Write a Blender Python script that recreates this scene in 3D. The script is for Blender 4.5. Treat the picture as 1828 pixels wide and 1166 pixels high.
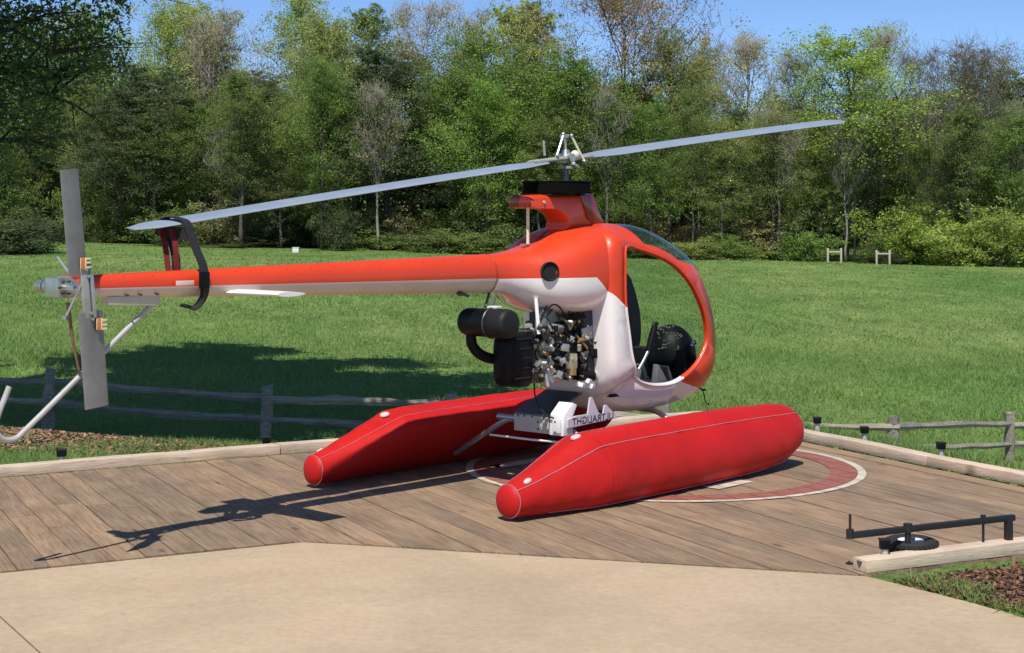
import bpy, bmesh, math, random
import numpy as np
from mathutils import Vector, Matrix, Euler

for o in list(bpy.data.objects):
    bpy.data.objects.remove(o)
SC = bpy.context.scene
COL = SC.collection
R = math.radians

# ------------------------------------------------------------------ camera, sky, sun, exposure
EYE = 1.495
cam_d = bpy.data.cameras.new('camera')
cam_d.sensor_width = 36.0
cam_d.lens = 36.0 * 2800 / 1828
cam_d.shift_y = -183 / 1828
cam_d.clip_end = 1000
cam = bpy.data.objects.new('camera', cam_d)
COL.objects.link(cam)
cam.location = (0, 0, EYE)
cam.rotation_euler = (R(90), 0, 0)
SC.camera = cam

LIGHT = Vector((0.104, 0.579, -1.0)).normalized()      # the way sunlight travels
world = bpy.data.worlds.new('World')
SC.world = world
world.use_nodes = True
wn = world.node_tree
wn.nodes.clear()
w_out = wn.nodes.new('ShaderNodeOutputWorld')
w_bg = wn.nodes.new('ShaderNodeBackground')
w_sky = wn.nodes.new('ShaderNodeTexSky')
w_sky.sky_type = 'NISHITA'
w_sky.sun_disc = False
w_sky.sun_elevation = math.asin(-LIGHT.z)
w_sky.sun_rotation = math.atan2(-LIGHT.x, -LIGHT.y)
w_sky.altitude = 2500
w_sky.air_density = 0.8
w_sky.dust_density = 0.1
w_sky.ozone_density = 6.0
w_bg.inputs[1].default_value = 0.12
wn.links.new(w_sky.outputs[0], w_bg.inputs[0])
wn.links.new(w_bg.outputs[0], w_out.inputs[0])

sun_d = bpy.data.lights.new('sun', 'SUN')
sun_d.energy = 4.2
sun_d.angle = R(0.53)
sun_d.color = (1.0, 0.955, 0.89)
sun = bpy.data.objects.new('sun', sun_d)
COL.objects.link(sun)
sun.rotation_euler = LIGHT.to_track_quat('-Z', 'Y').to_euler()

vs = SC.view_settings
vs.view_transform = 'Standard'
vs.look = 'None'
vs.exposure = 0.35
vs.gamma = 1.0
vs.use_curve_mapping = False

# ------------------------------------------------------------------ materials
def srgb(r, g, b):
    f = lambda c: (c / 255 / 12.92) if c <= 10 else ((c / 255 + .055) / 1.055) ** 2.4
    return (f(r), f(g), f(b), 1)

def nd(nt, typ, **kw):
    n = nt.nodes.new(typ)
    for k, v in kw.items():
        setattr(n, k, v)
    return n

def mat(name, col, rough=.5, metal=0., var=.0, vscale=8., bump=0., bscale=60., coat=0., spec=.5, col2=None, stretch=None, rvar=0.):
    m = bpy.data.materials.new(name)
    m.use_nodes = True
    nt = m.node_tree
    b = nt.nodes['Principled BSDF']
    c = tuple(col[:3]) + (1,)
    b.inputs['Base Color'].default_value = c
    b.inputs['Roughness'].default_value = rough
    b.inputs['Metallic'].default_value = metal
    b.inputs['Coat Weight'].default_value = coat
    b.inputs['Coat Roughness'].default_value = .06
    b.inputs['Specular IOR Level'].default_value = spec
    tc = nd(nt, 'ShaderNodeTexCoord')
    vec = tc.outputs['Object']
    if stretch:
        mp = nd(nt, 'ShaderNodeMapping')
        mp.inputs['Scale'].default_value = stretch
        nt.links.new(vec, mp.inputs[0])
        vec = mp.outputs[0]
    if var > 0 or col2 or rvar > 0:
        nz = nd(nt, 'ShaderNodeTexNoise')
        nz.inputs['Scale'].default_value = vscale
        nz.inputs['Detail'].default_value = 6
        nz.inputs['Roughness'].default_value = .65
        nt.links.new(vec, nz.inputs['Vector'])
        rp = nd(nt, 'ShaderNodeValToRGB')
        rp.color_ramp.elements[0].position = .3
        rp.color_ramp.elements[1].position = .72
        d = col2 if col2 else tuple(x * (1 - var) for x in c[:3])
        rp.color_ramp.elements[0].color = tuple(d[:3]) + (1,)
        rp.color_ramp.elements[1].color = c if col2 else tuple(min(1, x * (1 + var * .6)) for x in c[:3]) + (1,)
        nt.links.new(nz.outputs[0], rp.inputs[0])
        if var > 0 or col2:
            nt.links.new(rp.outputs[0], b.inputs['Base Color'])
        if rvar > 0:
            mr = nd(nt, 'ShaderNodeMapRange')
            mr.inputs[3].default_value = max(0, rough - rvar)
            mr.inputs[4].default_value = min(1, rough + rvar)
            nt.links.new(nz.outputs[0], mr.inputs[0])
            nt.links.new(mr.outputs[0], b.inputs['Roughness'])
    if bump > 0:
        n2 = nd(nt, 'ShaderNodeTexNoise')
        n2.inputs['Scale'].default_value = bscale
        n2.inputs['Detail'].default_value = 5
        nt.links.new(vec, n2.inputs['Vector'])
        bp = nd(nt, 'ShaderNodeBump')
        bp.inputs['Strength'].default_value = bump
        bp.inputs['Distance'].default_value = .01
        nt.links.new(n2.outputs[0], bp.inputs['Height'])
        nt.links.new(bp.outputs[0], b.inputs['Normal'])
    return m

ORANGE = mat('orange_paint', (.66, .050, .011), .42, var=.07, vscale=3, coat=.2, rvar=.06)
WHITE = mat('white_paint', (.84, .79, .76), .17, var=.05, vscale=4, coat=.8, rvar=.05)
WHITE_M = mat('white_satin', (.76, .75, .71), .45, var=.1, vscale=14)
CABIN_IN = mat('cabin_lining', (.045, .045, .05), .7, var=.2)
REDPVC = mat('red_float_fabric', (.48, .012, .010), .52, var=.14, vscale=3.0, bump=.25, bscale=9, coat=.0, spec=.22, rvar=.08)
REDSEAM = mat('float_seam_tape', (.46, .17, .18), .55, var=.2, vscale=30)
PATCH = mat('float_patch_white', (.58, .48, .45), .6, var=.12, vscale=20)
BLADE = mat('rotor_blade_paint', (.23, .28, .345), .48, var=.10, vscale=5, rvar=.1)
TBLADE = mat('tail_blade_metal', (.22, .215, .20), .55, var=.25, vscale=9, metal=.2)
ALU = mat('brushed_aluminium', (.55, .54, .51), .38, metal=.85, var=.15, vscale=20)
ALU_D = mat('dull_aluminium', (.42, .40, .35), .55, metal=.35, var=.2, vscale=18)
BEIGE = mat('beige_paint', (.52, .46, .38), .5, var=.1, vscale=10)
STEEL = mat('dark_steel', (.09, .09, .09), .45, metal=.6, var=.3, vscale=25)
BLACK = mat('black_plastic', (.004, .004, .0045), .5, var=.25, vscale=12, spec=.18)
BLACK_M = mat('black_matte', (.006, .0055, .0055), .85, var=.3, vscale=20)
RUBBER = mat('black_rubber', (.016, .016, .017), .8, var=.25, vscale=30, bump=.3)
GREY = mat('grey_case', (.13, .135, .14), .6, var=.2, vscale=14)
GOLD = mat('gold_chromate', (.42, .30, .12), .4, metal=.7, var=.3, vscale=30)
CREAM = mat('cream_label', (.72, .62, .42), .6)
ORLABEL = mat('orange_label', (.60, .19, .03), .6)
REDSTRAP = mat('dark_red_webbing', (.16, .012, .015), .8, var=.25, vscale=40)
BLACKSTRAP = mat('black_webbing', (.012, .011, .012), .7, var=.25, vscale=40)
LETTER = mat('dark_letter', (.035, .03, .035), .6)
YELLOWROD = mat('pale_yellow_rod', (.68, .66, .48), .45, var=.1)

def glass_mat(name, tint, gl=.10):
    m = bpy.data.materials.new(name)
    m.use_nodes = True
    nt = m.node_tree
    nt.nodes.clear()
    out = nd(nt, 'ShaderNodeOutputMaterial')
    tr = nd(nt, 'ShaderNodeBsdfTransparent')
    tr.inputs[0].default_value = tint
    gs = nd(nt, 'ShaderNodeBsdfGlossy')
    gs.inputs['Roughness'].default_value = .03
    lw = nd(nt, 'ShaderNodeLayerWeight'); lw.inputs[0].default_value = .5
    pw = nd(nt, 'ShaderNodeMath', operation='POWER'); pw.inputs[1].default_value = 4.0
    fr = nd(nt, 'ShaderNodeMath', operation='MULTIPLY_ADD'); fr.inputs[1].default_value = .75; fr.inputs[2].default_value = .04
    nt.links.new(lw.outputs['Facing'], pw.inputs[0]); nt.links.new(pw.outputs[0], fr.inputs[0])
    mx = nd(nt, 'ShaderNodeMixShader')
    nt.links.new(fr.outputs[0], mx.inputs[0])
    nt.links.new(tr.outputs[0], mx.inputs[1])
    nt.links.new(gs.outputs[0], mx.inputs[2])
    nt.links.new(mx.outputs[0], out.inputs[0])
    return m
GLASS = glass_mat('smoked_windshield', (.80, .86, .84, 1))
CLEAR = glass_mat('clear_lens', (.75, .78, .76, 1))

# ------------------------------------------------------------------ mesh helpers
def link(name, me, material=None, parent=None, smooth=True):
    o = bpy.data.objects.new(name, me)
    COL.objects.link(o)
    if material is not None:
        ms = material if isinstance(material, (list, tuple)) else [material]
        if len(me.materials) == 0:
            for q in ms:
                me.materials.append(q)
    if parent is not None:
        o.parent = parent
    return o

def tag(o, label=None, cat=None, group=None, kind=None):
    if label: o['label'] = label
    if cat: o['category'] = cat
    if group: o['group'] = group
    if kind: o['kind'] = kind
    return o

def empty(name, loc=(0, 0, 0), rz=0., parent=None):
    o = bpy.data.objects.new(name, None)
    COL.objects.link(o)
    o.location = loc
    o.rotation_euler = (0, 0, rz)
    o.empty_display_size = .2
    if parent: o.parent = parent
    return o

def finish(bm, name, material, parent=None, smooth=35, bevel=0., seg=2):
    if bevel > 0:
        es = [e for e in bm.edges if len(e.link_faces) == 2 and e.calc_face_angle(0) > .6]
        bmesh.ops.bevel(bm, geom=es, offset=bevel, segments=seg, affect='EDGES', profile=.6, clamp_overlap=True)
    bm.normal_update()
    if smooth:
        for f in bm.faces: f.smooth = True
        for e in bm.edges:
            if len(e.link_faces) == 2 and e.calc_face_angle(0) > R(smooth):
                e.smooth = False
    me = bpy.data.meshes.new(name)
    bm.to_mesh(me)
    bm.free()
    return link(name, me, material, parent)

def bm_box(bm, c, s, rot=None):
    r = bmesh.ops.create_cube(bm, size=1)
    M = Matrix.Translation(c) @ (rot.to_matrix().to_4x4() if rot else Matrix()) @ Matrix.Diagonal((s[0], s[1], s[2], 1))
    bmesh.ops.transform(bm, matrix=M, verts=r['verts'])
    return r['verts']

def box(name, c, s, m, parent=None, rot=None, bevel=.004):
    bm = bmesh.new()
    bm_box(bm, c, s, rot)
    return finish(bm, name, m, parent, bevel=bevel)

def bm_cyl(bm, p0, p1, r0, r1=None, seg=16, caps=True):
    p0, p1 = Vector(p0), Vector(p1)
    if r1 is None: r1 = r0
    d = p1 - p0
    q = d.to_track_quat('Z', 'Y')
    ra, rb = [], []
    for i in range(seg):
        a = 2 * math.pi * i / seg
        v = q @ Vector((math.cos(a), math.sin(a), 0))
        ra.append(bm.verts.new(p0 + v * r0))
        rb.append(bm.verts.new(p1 + v * r1))
    for i in range(seg):
        j = (i + 1) % seg
        bm.faces.new((ra[i], ra[j], rb[j], rb[i]))
    if caps:
        bm.faces.new(list(reversed(ra)))
        bm.faces.new(rb)

def cyl(name, p0, p1, r0, m, parent=None, r1=None, seg=16, bevel=0.):
    bm = bmesh.new()
    bm_cyl(bm, p0, p1, r0, r1, seg)
    return finish(bm, name, m, parent, bevel=bevel)

def catmull(P, n=8, closed=False):
    P = [Vector(p) for p in P]
    out = []
    N = len(P)
    for i in range(N if closed else N - 1):
        g = (lambda k: P[k % N]) if closed else (lambda k: P[min(max(k, 0), N - 1)])
        a, b, c, d = g(i - 1), g(i), g(i + 1), g(i + 2)
        for k in range(n):
            t = k / n
            out.append(.5 * ((2 * b) + (c - a) * t + (2 * a - 5 * b + 4 * c - d) * t * t + (3 * b - a - 3 * c + d) * t ** 3))
    if not closed: out.append(P[-1])
    return out

def bm_tube(bm, pts, r, seg=10, caps=True, closed=False):
    pts = [Vector(p) for p in pts]
    N = len(pts)
    rings = []
    up = None
    for i, p in enumerate(pts):
        if closed:
            t = pts[(i + 1) % N] - pts[i - 1]
        else:
            t = pts[min(i + 1, N - 1)] - pts[max(i - 1, 0)]
        if t.length < 1e-9: t = Vector((0, 0, 1))
        t.normalize()
        if up is None:
            up = t.orthogonal().normalized()
        up = (up - t * up.dot(t))
        if up.length < 1e-6: up = t.orthogonal()
        up.normalize()
        s = t.cross(up)
        rr = r[i] if isinstance(r, (list, tuple)) else r
        rings.append([bm.verts.new(p + (up * math.cos(2 * math.pi * k / seg) + s * math.sin(2 * math.pi * k / seg)) * rr) for k in range(seg)])
    M = N if closed else N - 1
    for i in range(M):
        a, b = rings[i], rings[(i + 1) % N]
        for k in range(seg):
            l = (k + 1) % seg
            bm.faces.new((a[k], a[l], b[l], b[k]))
    if caps and not closed:
        bm.faces.new(list(reversed(rings[0])))
        bm.faces.new(rings[-1])

def tube(name, pts, r, m, parent=None, seg=10, closed=False, smooth_path=0):
    if smooth_path:
        pts = catmull(pts, smooth_path, closed)
    bm = bmesh.new()
    bm_tube(bm, pts, r, seg, closed=closed)
    bmesh.ops.recalc_face_normals(bm, faces=bm.faces)
    return finish(bm, name, m, parent)

def prism(name, poly, y0, y1, m, parent=None, bevel=.006, axis='y', smooth=35):
    """outline in (x,z) given a real thickness along y"""
    bm = bmesh.new()
    a = [bm.verts.new((p[0], y0, p[1])) for p in poly]
    b = [bm.verts.new((p[0], y1, p[1])) for p in poly]
    bm.faces.new(a)
    bm.faces.new(list(reversed(b)))
    for i in range(len(poly)):
        j = (i + 1) % len(poly)
        bm.faces.new((a[j], a[i], b[i], b[j]))
    bmesh.ops.recalc_face_normals(bm, faces=bm.faces)
    return finish(bm, name, m, parent, bevel=bevel, smooth=smooth)

def ribbon(name, pts, wdir, w, th, m, parent=None, n=6):
    """a woven strap: flat band of real thickness that follows a path"""
    pts = catmull(pts, n)
    bm = bmesh.new()
    rings = []
    W = Vector(wdir).normalized()
    for i, p in enumerate(pts):
        t = (pts[min(i + 1, len(pts) - 1)] - pts[max(i - 1, 0)]).normalized()
        wv = (W - t * W.dot(t)).normalized()
        nv = t.cross(wv)
        rings.append([bm.verts.new(p + wv * a * w / 2 + nv * b * th / 2) for a, b in ((-1, -1), (1, -1), (1, 1), (-1, 1))])
    for i in range(len(rings) - 1):
        for k in range(4):
            bm.faces.new((rings[i][k], rings[i][(k + 1) % 4], rings[i + 1][(k + 1) % 4], rings[i + 1][k]))
    bm.faces.new(list(reversed(rings[0])))
    bm.faces.new(rings[-1])
    bmesh.ops.recalc_face_normals(bm, faces=bm.faces)
    return finish(bm, name, m, parent)

def loft(name, rings, m, parent=None, caps=True, smooth=40):
    bm = bmesh.new()
    rr = [[bm.verts.new(p) for p in ring] for ring in rings]
    n = len(rings[0])
    for a, b in zip(rr, rr[1:]):
        for k in range(n):
            bm.faces.new((a[k], a[(k + 1) % n], b[(k + 1) % n], b[k]))
    if caps:
        bm.faces.new(list(reversed(rr[0])))
        bm.faces.new(rr[-1])
    bmesh.ops.recalc_face_normals(bm, faces=bm.faces)
    return bm

def np_mesh(name, V, F, material, parent=None, smooth=False, attr=None):
    V = np.asarray(V, dtype=np.float32)
    F = np.asarray(F, dtype=np.int32)
    k = F.shape[1]
    me = bpy.data.meshes.new(name)
    me.vertices.add(len(V))
    me.vertices.foreach_set('co', V.ravel())
    me.loops.add(F.size)
    me.loops.foreach_set('vertex_index', F.ravel())
    me.polygons.add(len(F))
    me.polygons.foreach_set('loop_start', np.arange(0, F.size, k, dtype=np.int32))
    me.polygons.foreach_set('loop_total', np.full(len(F), k, dtype=np.int32))
    if smooth:
        me.polygons.foreach_set('use_smooth', np.ones(len(F), dtype=bool))
    if attr is not None:
        a = me.attributes.new('tint', 'FLOAT', 'FACE')
        a.data.foreach_set('value', np.asarray(attr, dtype=np.float32))
    me.update(calc_edges=True)
    me.materials.append(material)
    return me

# ================================================================== THE SETTING
# deck axes: planks run along A, boards lie side by side along B
A = Vector((.438, -.899, 0)); B = Vector((.899, .438, 0))
A.normalize(); B.normalize()
def ab(a, b, z=0.):
    v = A * a + B * b
    return Vector((v.x, v.y, z))
def to_ab(x, y):
    return x * A.x + y * A.y, x * B.x + y * B.y
def front_a(b):
    if b < 2.356: return -6.915 + (-7.095 + 6.915) * (b + 1.64) / (2.356 + 1.64)
    if b < 4.28: return -7.095 + 1.735 * (b - 2.356) / (4.28 - 2.356)
    return -5.36
def back_a(b):
    return -9.43 - .66 * (b + .97) / 7.51
BMAX = 6.54; BMIN = -1.75

def smooth01(t):
    t = np.clip(t, 0, 1)
    return t * t * (3 - 2 * t)

def ground_z(X, Y):
    X = np.asarray(X, float); Y = np.asarray(Y, float)
    a = X * A.x + Y * A.y
    b = X * B.x + Y * B.y
    ba = -9.43 - .66 * (b + .97) / 7.51
    d_back = ba - a
    d_right = b - 6.6
    delta = np.maximum(np.maximum(d_back, d_right), 0)
    z20 = -1.2 - .045 * (np.clip(X, -14, 14) + 5.9)
    zf = -.38 - .025 * np.clip(X, -60, 60)
    t = smooth01((Y - 22) / 72)
    zfield = z20 * (1 - t) + zf * t
    zfield = zfield + np.maximum(Y - 98, 0) * .02 + 6.0 * smooth01((Y - 130) / 26)
    plate = np.clip(.95 * (-X - 1.45), 0, 4.5)
    span = 5.5 + 0 * X
    s = smooth01((delta - plate) / span)
    flat = np.where((X > 1.2) & (Y < 8.2), -.010, -.030)
    z = flat * (1 - s) + zfield * s
    z = z - .03 * smooth01(delta / 2.5) * (1 - s)
    inside = (a < -5.2) & (a > ba + .12) & (b < 6.45) & (delta <= 0) & (a < np.where(b < 2.356, -7.2, np.where(b < 4.28, -7.2 + .9 * (b - 2.356), -5.5)))
    z = np.where(inside, -.3, z)
    z = z + (.05 * np.sin(X * .31 + Y * .17) + .04 * np.sin(X * .13 - Y * .23 + 1)) * smooth01((Y - 22) / 15)
    return z

def axis(lo, hi, f0, f1, fine, grow):
    pts = list(np.arange(f0, f1 + 1e-6, fine))
    s = fine; v = f1
    while v < hi:
        s *= grow; v += s; pts.append(v)
    s = fine; v = f0
    pre = []
    while v > lo:
        s *= grow; v -= s; pre.append(v)
    return np.array(pre[::-1] + pts)

def grass_ground_mat():
    m = bpy.data.materials.new('grass_ground')
    m.use_nodes = True
    nt = m.node_tree
    b = nt.nodes['Principled BSDF']
    b.inputs['Roughness'].default_value = .9
    b.inputs['Specular IOR Level'].default_value = .15
    tc = nd(nt, 'ShaderNodeTexCoord')
    def noise(sc, det, stretch=None, rough=.6):
        n = nd(nt, 'ShaderNodeTexNoise')
        n.inputs['Scale'].default_value = sc
        n.inputs['Detail'].default_value = det
        n.inputs['Roughness'].default_value = rough
        if stretch:
            mp = nd(nt, 'ShaderNodeMapping')
            mp.inputs['Scale'].default_value = stretch
            nt.links.new(tc.outputs['Object'], mp.inputs[0])
            nt.links.new(mp.outputs[0], n.inputs['Vector'])
        else:
            nt.links.new(tc.outputs['Object'], n.inputs['Vector'])
        return n
    big = noise(.11, 6, (1, .45, 1), .7)
    mid = noise(1.1, 6, (1, .35, 1), .7)
    fine = noise(9, 4, (1, .5, 1), .7)
    r1 = nd(nt, 'ShaderNodeValToRGB')
    e = r1.color_ramp.elements
    e[0].position = .36; e[0].color = (.095, .190, .040, 1)
    e[1].position = .62; e[1].color = (.215, .275, .092, 1)
    nt.links.new(big.outputs[0], r1.inputs[0])
    r2 = nd(nt, 'ShaderNodeValToRGB')
    e = r2.color_ramp.elements
    e[0].position = .34; e[0].color = (.62, .70, .62, 1)
    e[1].position = .68; e[1].color = (1.28, 1.22, 1.25, 1)
    nt.links.new(mid.outputs[0], r2.inputs[0])
    r3 = nd(nt, 'ShaderNodeValToRGB')
    e = r3.color_ramp.elements
    e[0].position = .3; e[0].color = (.55, .6, .5, 1)
    e[1].position = .7; e[1].color = (1.35, 1.3, 1.3, 1)
    nt.links.new(fine.outputs[0], r3.inputs[0])
    m1 = nd(nt, 'ShaderNodeMix', data_type='RGBA', blend_type='MULTIPLY')
    m1.inputs['Factor'].default_value = 1
    nt.links.new(r1.outputs[0], m1.inputs['A']); nt.links.new(r2.outputs[0], m1.inputs['B'])
    m2 = nd(nt, 'ShaderNodeMix', data_type='RGBA', blend_type='MULTIPLY')
    m2.inputs['Factor'].default_value = 1
    nt.links.new(m1.outputs['Result'], m2.inputs['A']); nt.links.new(r3.outputs[0], m2.inputs['B'])
    nt.links.new(m2.outputs['Result'], b.inputs['Base Color'])
    ad = nd(nt, 'ShaderNodeMath', operation='ADD')
    nt.links.new(mid.outputs[0], ad.inputs[0]); nt.links.new(fine.outputs[0], ad.inputs[1])
    bp = nd(nt, 'ShaderNodeBump')
    bp.inputs['Strength'].default_value = .8
    bp.inputs['Distance'].default_value = .12
    nt.links.new(ad.outputs[0], bp.inputs['Height'])
    nt.links.new(bp.outputs[0], b.inputs['Normal'])
    return m
GRASSG = grass_ground_mat()

ax = axis(-160, 160, -9, 9, .25, 1.13)
ay = axis(-25, 320, 3, 22, .25, 1.06)
XX, YY = np.meshgrid(ax, ay)
ZZ = ground_z(XX, YY)
nx, ny = len(ax), len(ay)
V = np.stack([XX.ravel(), YY.ravel(), ZZ.ravel()], 1)
I = np.arange(nx * ny).reshape(ny, nx)
F = np.stack([I[:-1, :-1].ravel(), I[:-1, 1:].ravel(), I[1:, 1:].ravel(), I[1:, :-1].ravel()], 1)
o = link('field', np_mesh('field', V, F, GRASSG, smooth=True))
tag(o, kind='structure', label='green grass field rising gently to the woods')

# ---- concrete apron
def concrete_mat():
    m = mat('beige_concrete', (.505, .390, .256), .75, var=.0, col2=(.425, .322, .206), vscale=1.1, bump=.25, bscale=140)
    nt = m.node_tree
    b = nt.nodes['Principled BSDF']
    src = b.inputs['Base Color'].links[0].from_socket
    n = nd(nt, 'ShaderNodeTexNoise'); n.inputs['Scale'].default_value = 26; n.inputs['Detail'].default_value = 8; n.inputs['Roughness'].default_value = .75
    n3 = nd(nt, 'ShaderNodeTexVoronoi'); n3.inputs['Scale'].default_value = 3.4; 
    tc = nd(nt, 'ShaderNodeTexCoord')
    nt.links.new(tc.outputs['Object'], n.inputs['Vector']); nt.links.new(tc.outputs['Object'], n3.inputs['Vector'])
    rp = nd(nt, 'ShaderNodeValToRGB')
    rp.color_ramp.elements[0].position = .3; rp.color_ramp.elements[0].color = (.84, .83, .81, 1)
    rp.color_ramp.elements[1].position = .65; rp.color_ramp.elements[1].color = (1.06, 1.06, 1.06, 1)
    nt.links.new(n.outputs[0], rp.inputs[0])
    mx = nd(nt, 'ShaderNodeMix', data_type='RGBA', blend_type='MULTIPLY'); mx.inputs['Factor'].default_value = 1
    nt.links.new(src, mx.inputs['A']); nt.links.new(rp.outputs[0], mx.inputs['B'])
    # a few small dark stains
    r2 = nd(nt, 'ShaderNodeValToRGB')
    r2.color_ramp.elements[0].position = .012; r2.color_ramp.elements[0].color = (.45, .42, .38, 1)
    r2.color_ramp.elements[1].position = .05; r2.color_ramp.elements[1].color = (1, 1, 1, 1)
    nt.links.new(n3.outputs[0], r2.inputs[0])
    m2 = nd(nt, 'ShaderNodeMix', data_type='RGBA', blend_type='MULTIPLY'); m2.inputs['Factor'].default_value = .6
    nt.links.new(mx.outputs['Result'], m2.inputs['A']); nt.links.new(r2.outputs[0], m2.inputs['B'])
    ns = nd(nt, 'ShaderNodeTexNoise'); ns.inputs['Scale'].default_value = .9; ns.inputs['Detail'].default_value = 7; ns.inputs['Roughness'].default_value = .62; ns.inputs['Distortion'].default_value = .8
    nt.links.new(tc.outputs['Object'], ns.inputs['Vector'])
    r6 = nd(nt, 'ShaderNodeValToRGB')
    r6.color_ramp.elements[0].position = .36; r6.color_ramp.elements[0].color = (.86, .85, .83, 1)
    r6.color_ramp.elements[1].position = .60; r6.color_ramp.elements[1].color = (1.04, 1.03, 1.03, 1)
    nt.links.new(ns.outputs[0], r6.inputs[0])
    m5 = nd(nt, 'ShaderNodeMix', data_type='RGBA', blend_type='MULTIPLY'); m5.inputs['Factor'].default_value = .85
    nt.links.new(m2.outputs['Result'], m5.inputs['A']); nt.links.new(r6.outputs[0], m5.inputs['B'])
    nt.links.new(m5.outputs['Result'], b.inputs['Base Color'])
    return m
CONC = concrete_mat()
apron = tag(empty('concrete_apron'), kind='structure', label='smooth beige concrete apron in front of the wooden deck')
def slab(poly, name='concrete_slab'):
    bm = bmesh.new()
    a = [bm.verts.new((x, y, -.006)) for x, y in poly]
    b = [bm.verts.new((x, y, -.16)) for x, y in poly]
    bm.faces.new(a)
    bm.faces.new(list(reversed(b)))
    for i in range(len(poly)):
        j = (i + 1) % len(poly)
        bm.faces.new((a[j], a[i], b[i], b[j]))
    bmesh.ops.recalc_face_normals(bm, faces=bm.faces)
    return finish(bm, name, CONC, apron, smooth=0)
gap = .012
pF = ab(front_a(2.356) + gap, 2.356); pA = ab(-5.36 + gap, 4.28); pE = ab(front_a(-1.6) + gap, -1.6)
jd = Vector((.321, -.532)).normalized()
j0 = Vector((-1.958, 5.997)) - jd * .62
# joint meets the deck edge
t_edge = None
for k in range(2000):
    q = Vector((-1.958, 5.997)) - jd * (k * .001)
    aa, bb = to_ab(q.x, q.y)
    if aa < front_a(bb) + gap:
        t_edge = q; break
j0 = t_edge
j1 = j0 + jd * 7.5
jn = Vector((-jd.y, jd.x)) * .004       # towards the right slab
if jn.x < 0: jn = -jn
right_curve = [(1.57, 6.60), (1.62, 6.52), (1.70, 6.40), (1.80, 6.25), (1.885, 6.10), (1.952, 5.975), (2.02, 5.80), (2.09, 5.55), (2.2, 5.0), (2.4, 4.0), (2.6, 2.5), (2.8, 0), (2.8, -6)]
slab([(j0.x + jn.x, j0.y + jn.y), (pF.x, pF.y), (pA.x, pA.y)] + right_curve + [(j1.x + jn.x, j1.y + jn.y)])
slab([(pE.x, pE.y), (j0.x - jn.x, j0.y - jn.y), (j1.x - jn.x, j1.y - jn.y), (-7, -5), (-7, pE.y - .6)])

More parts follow.
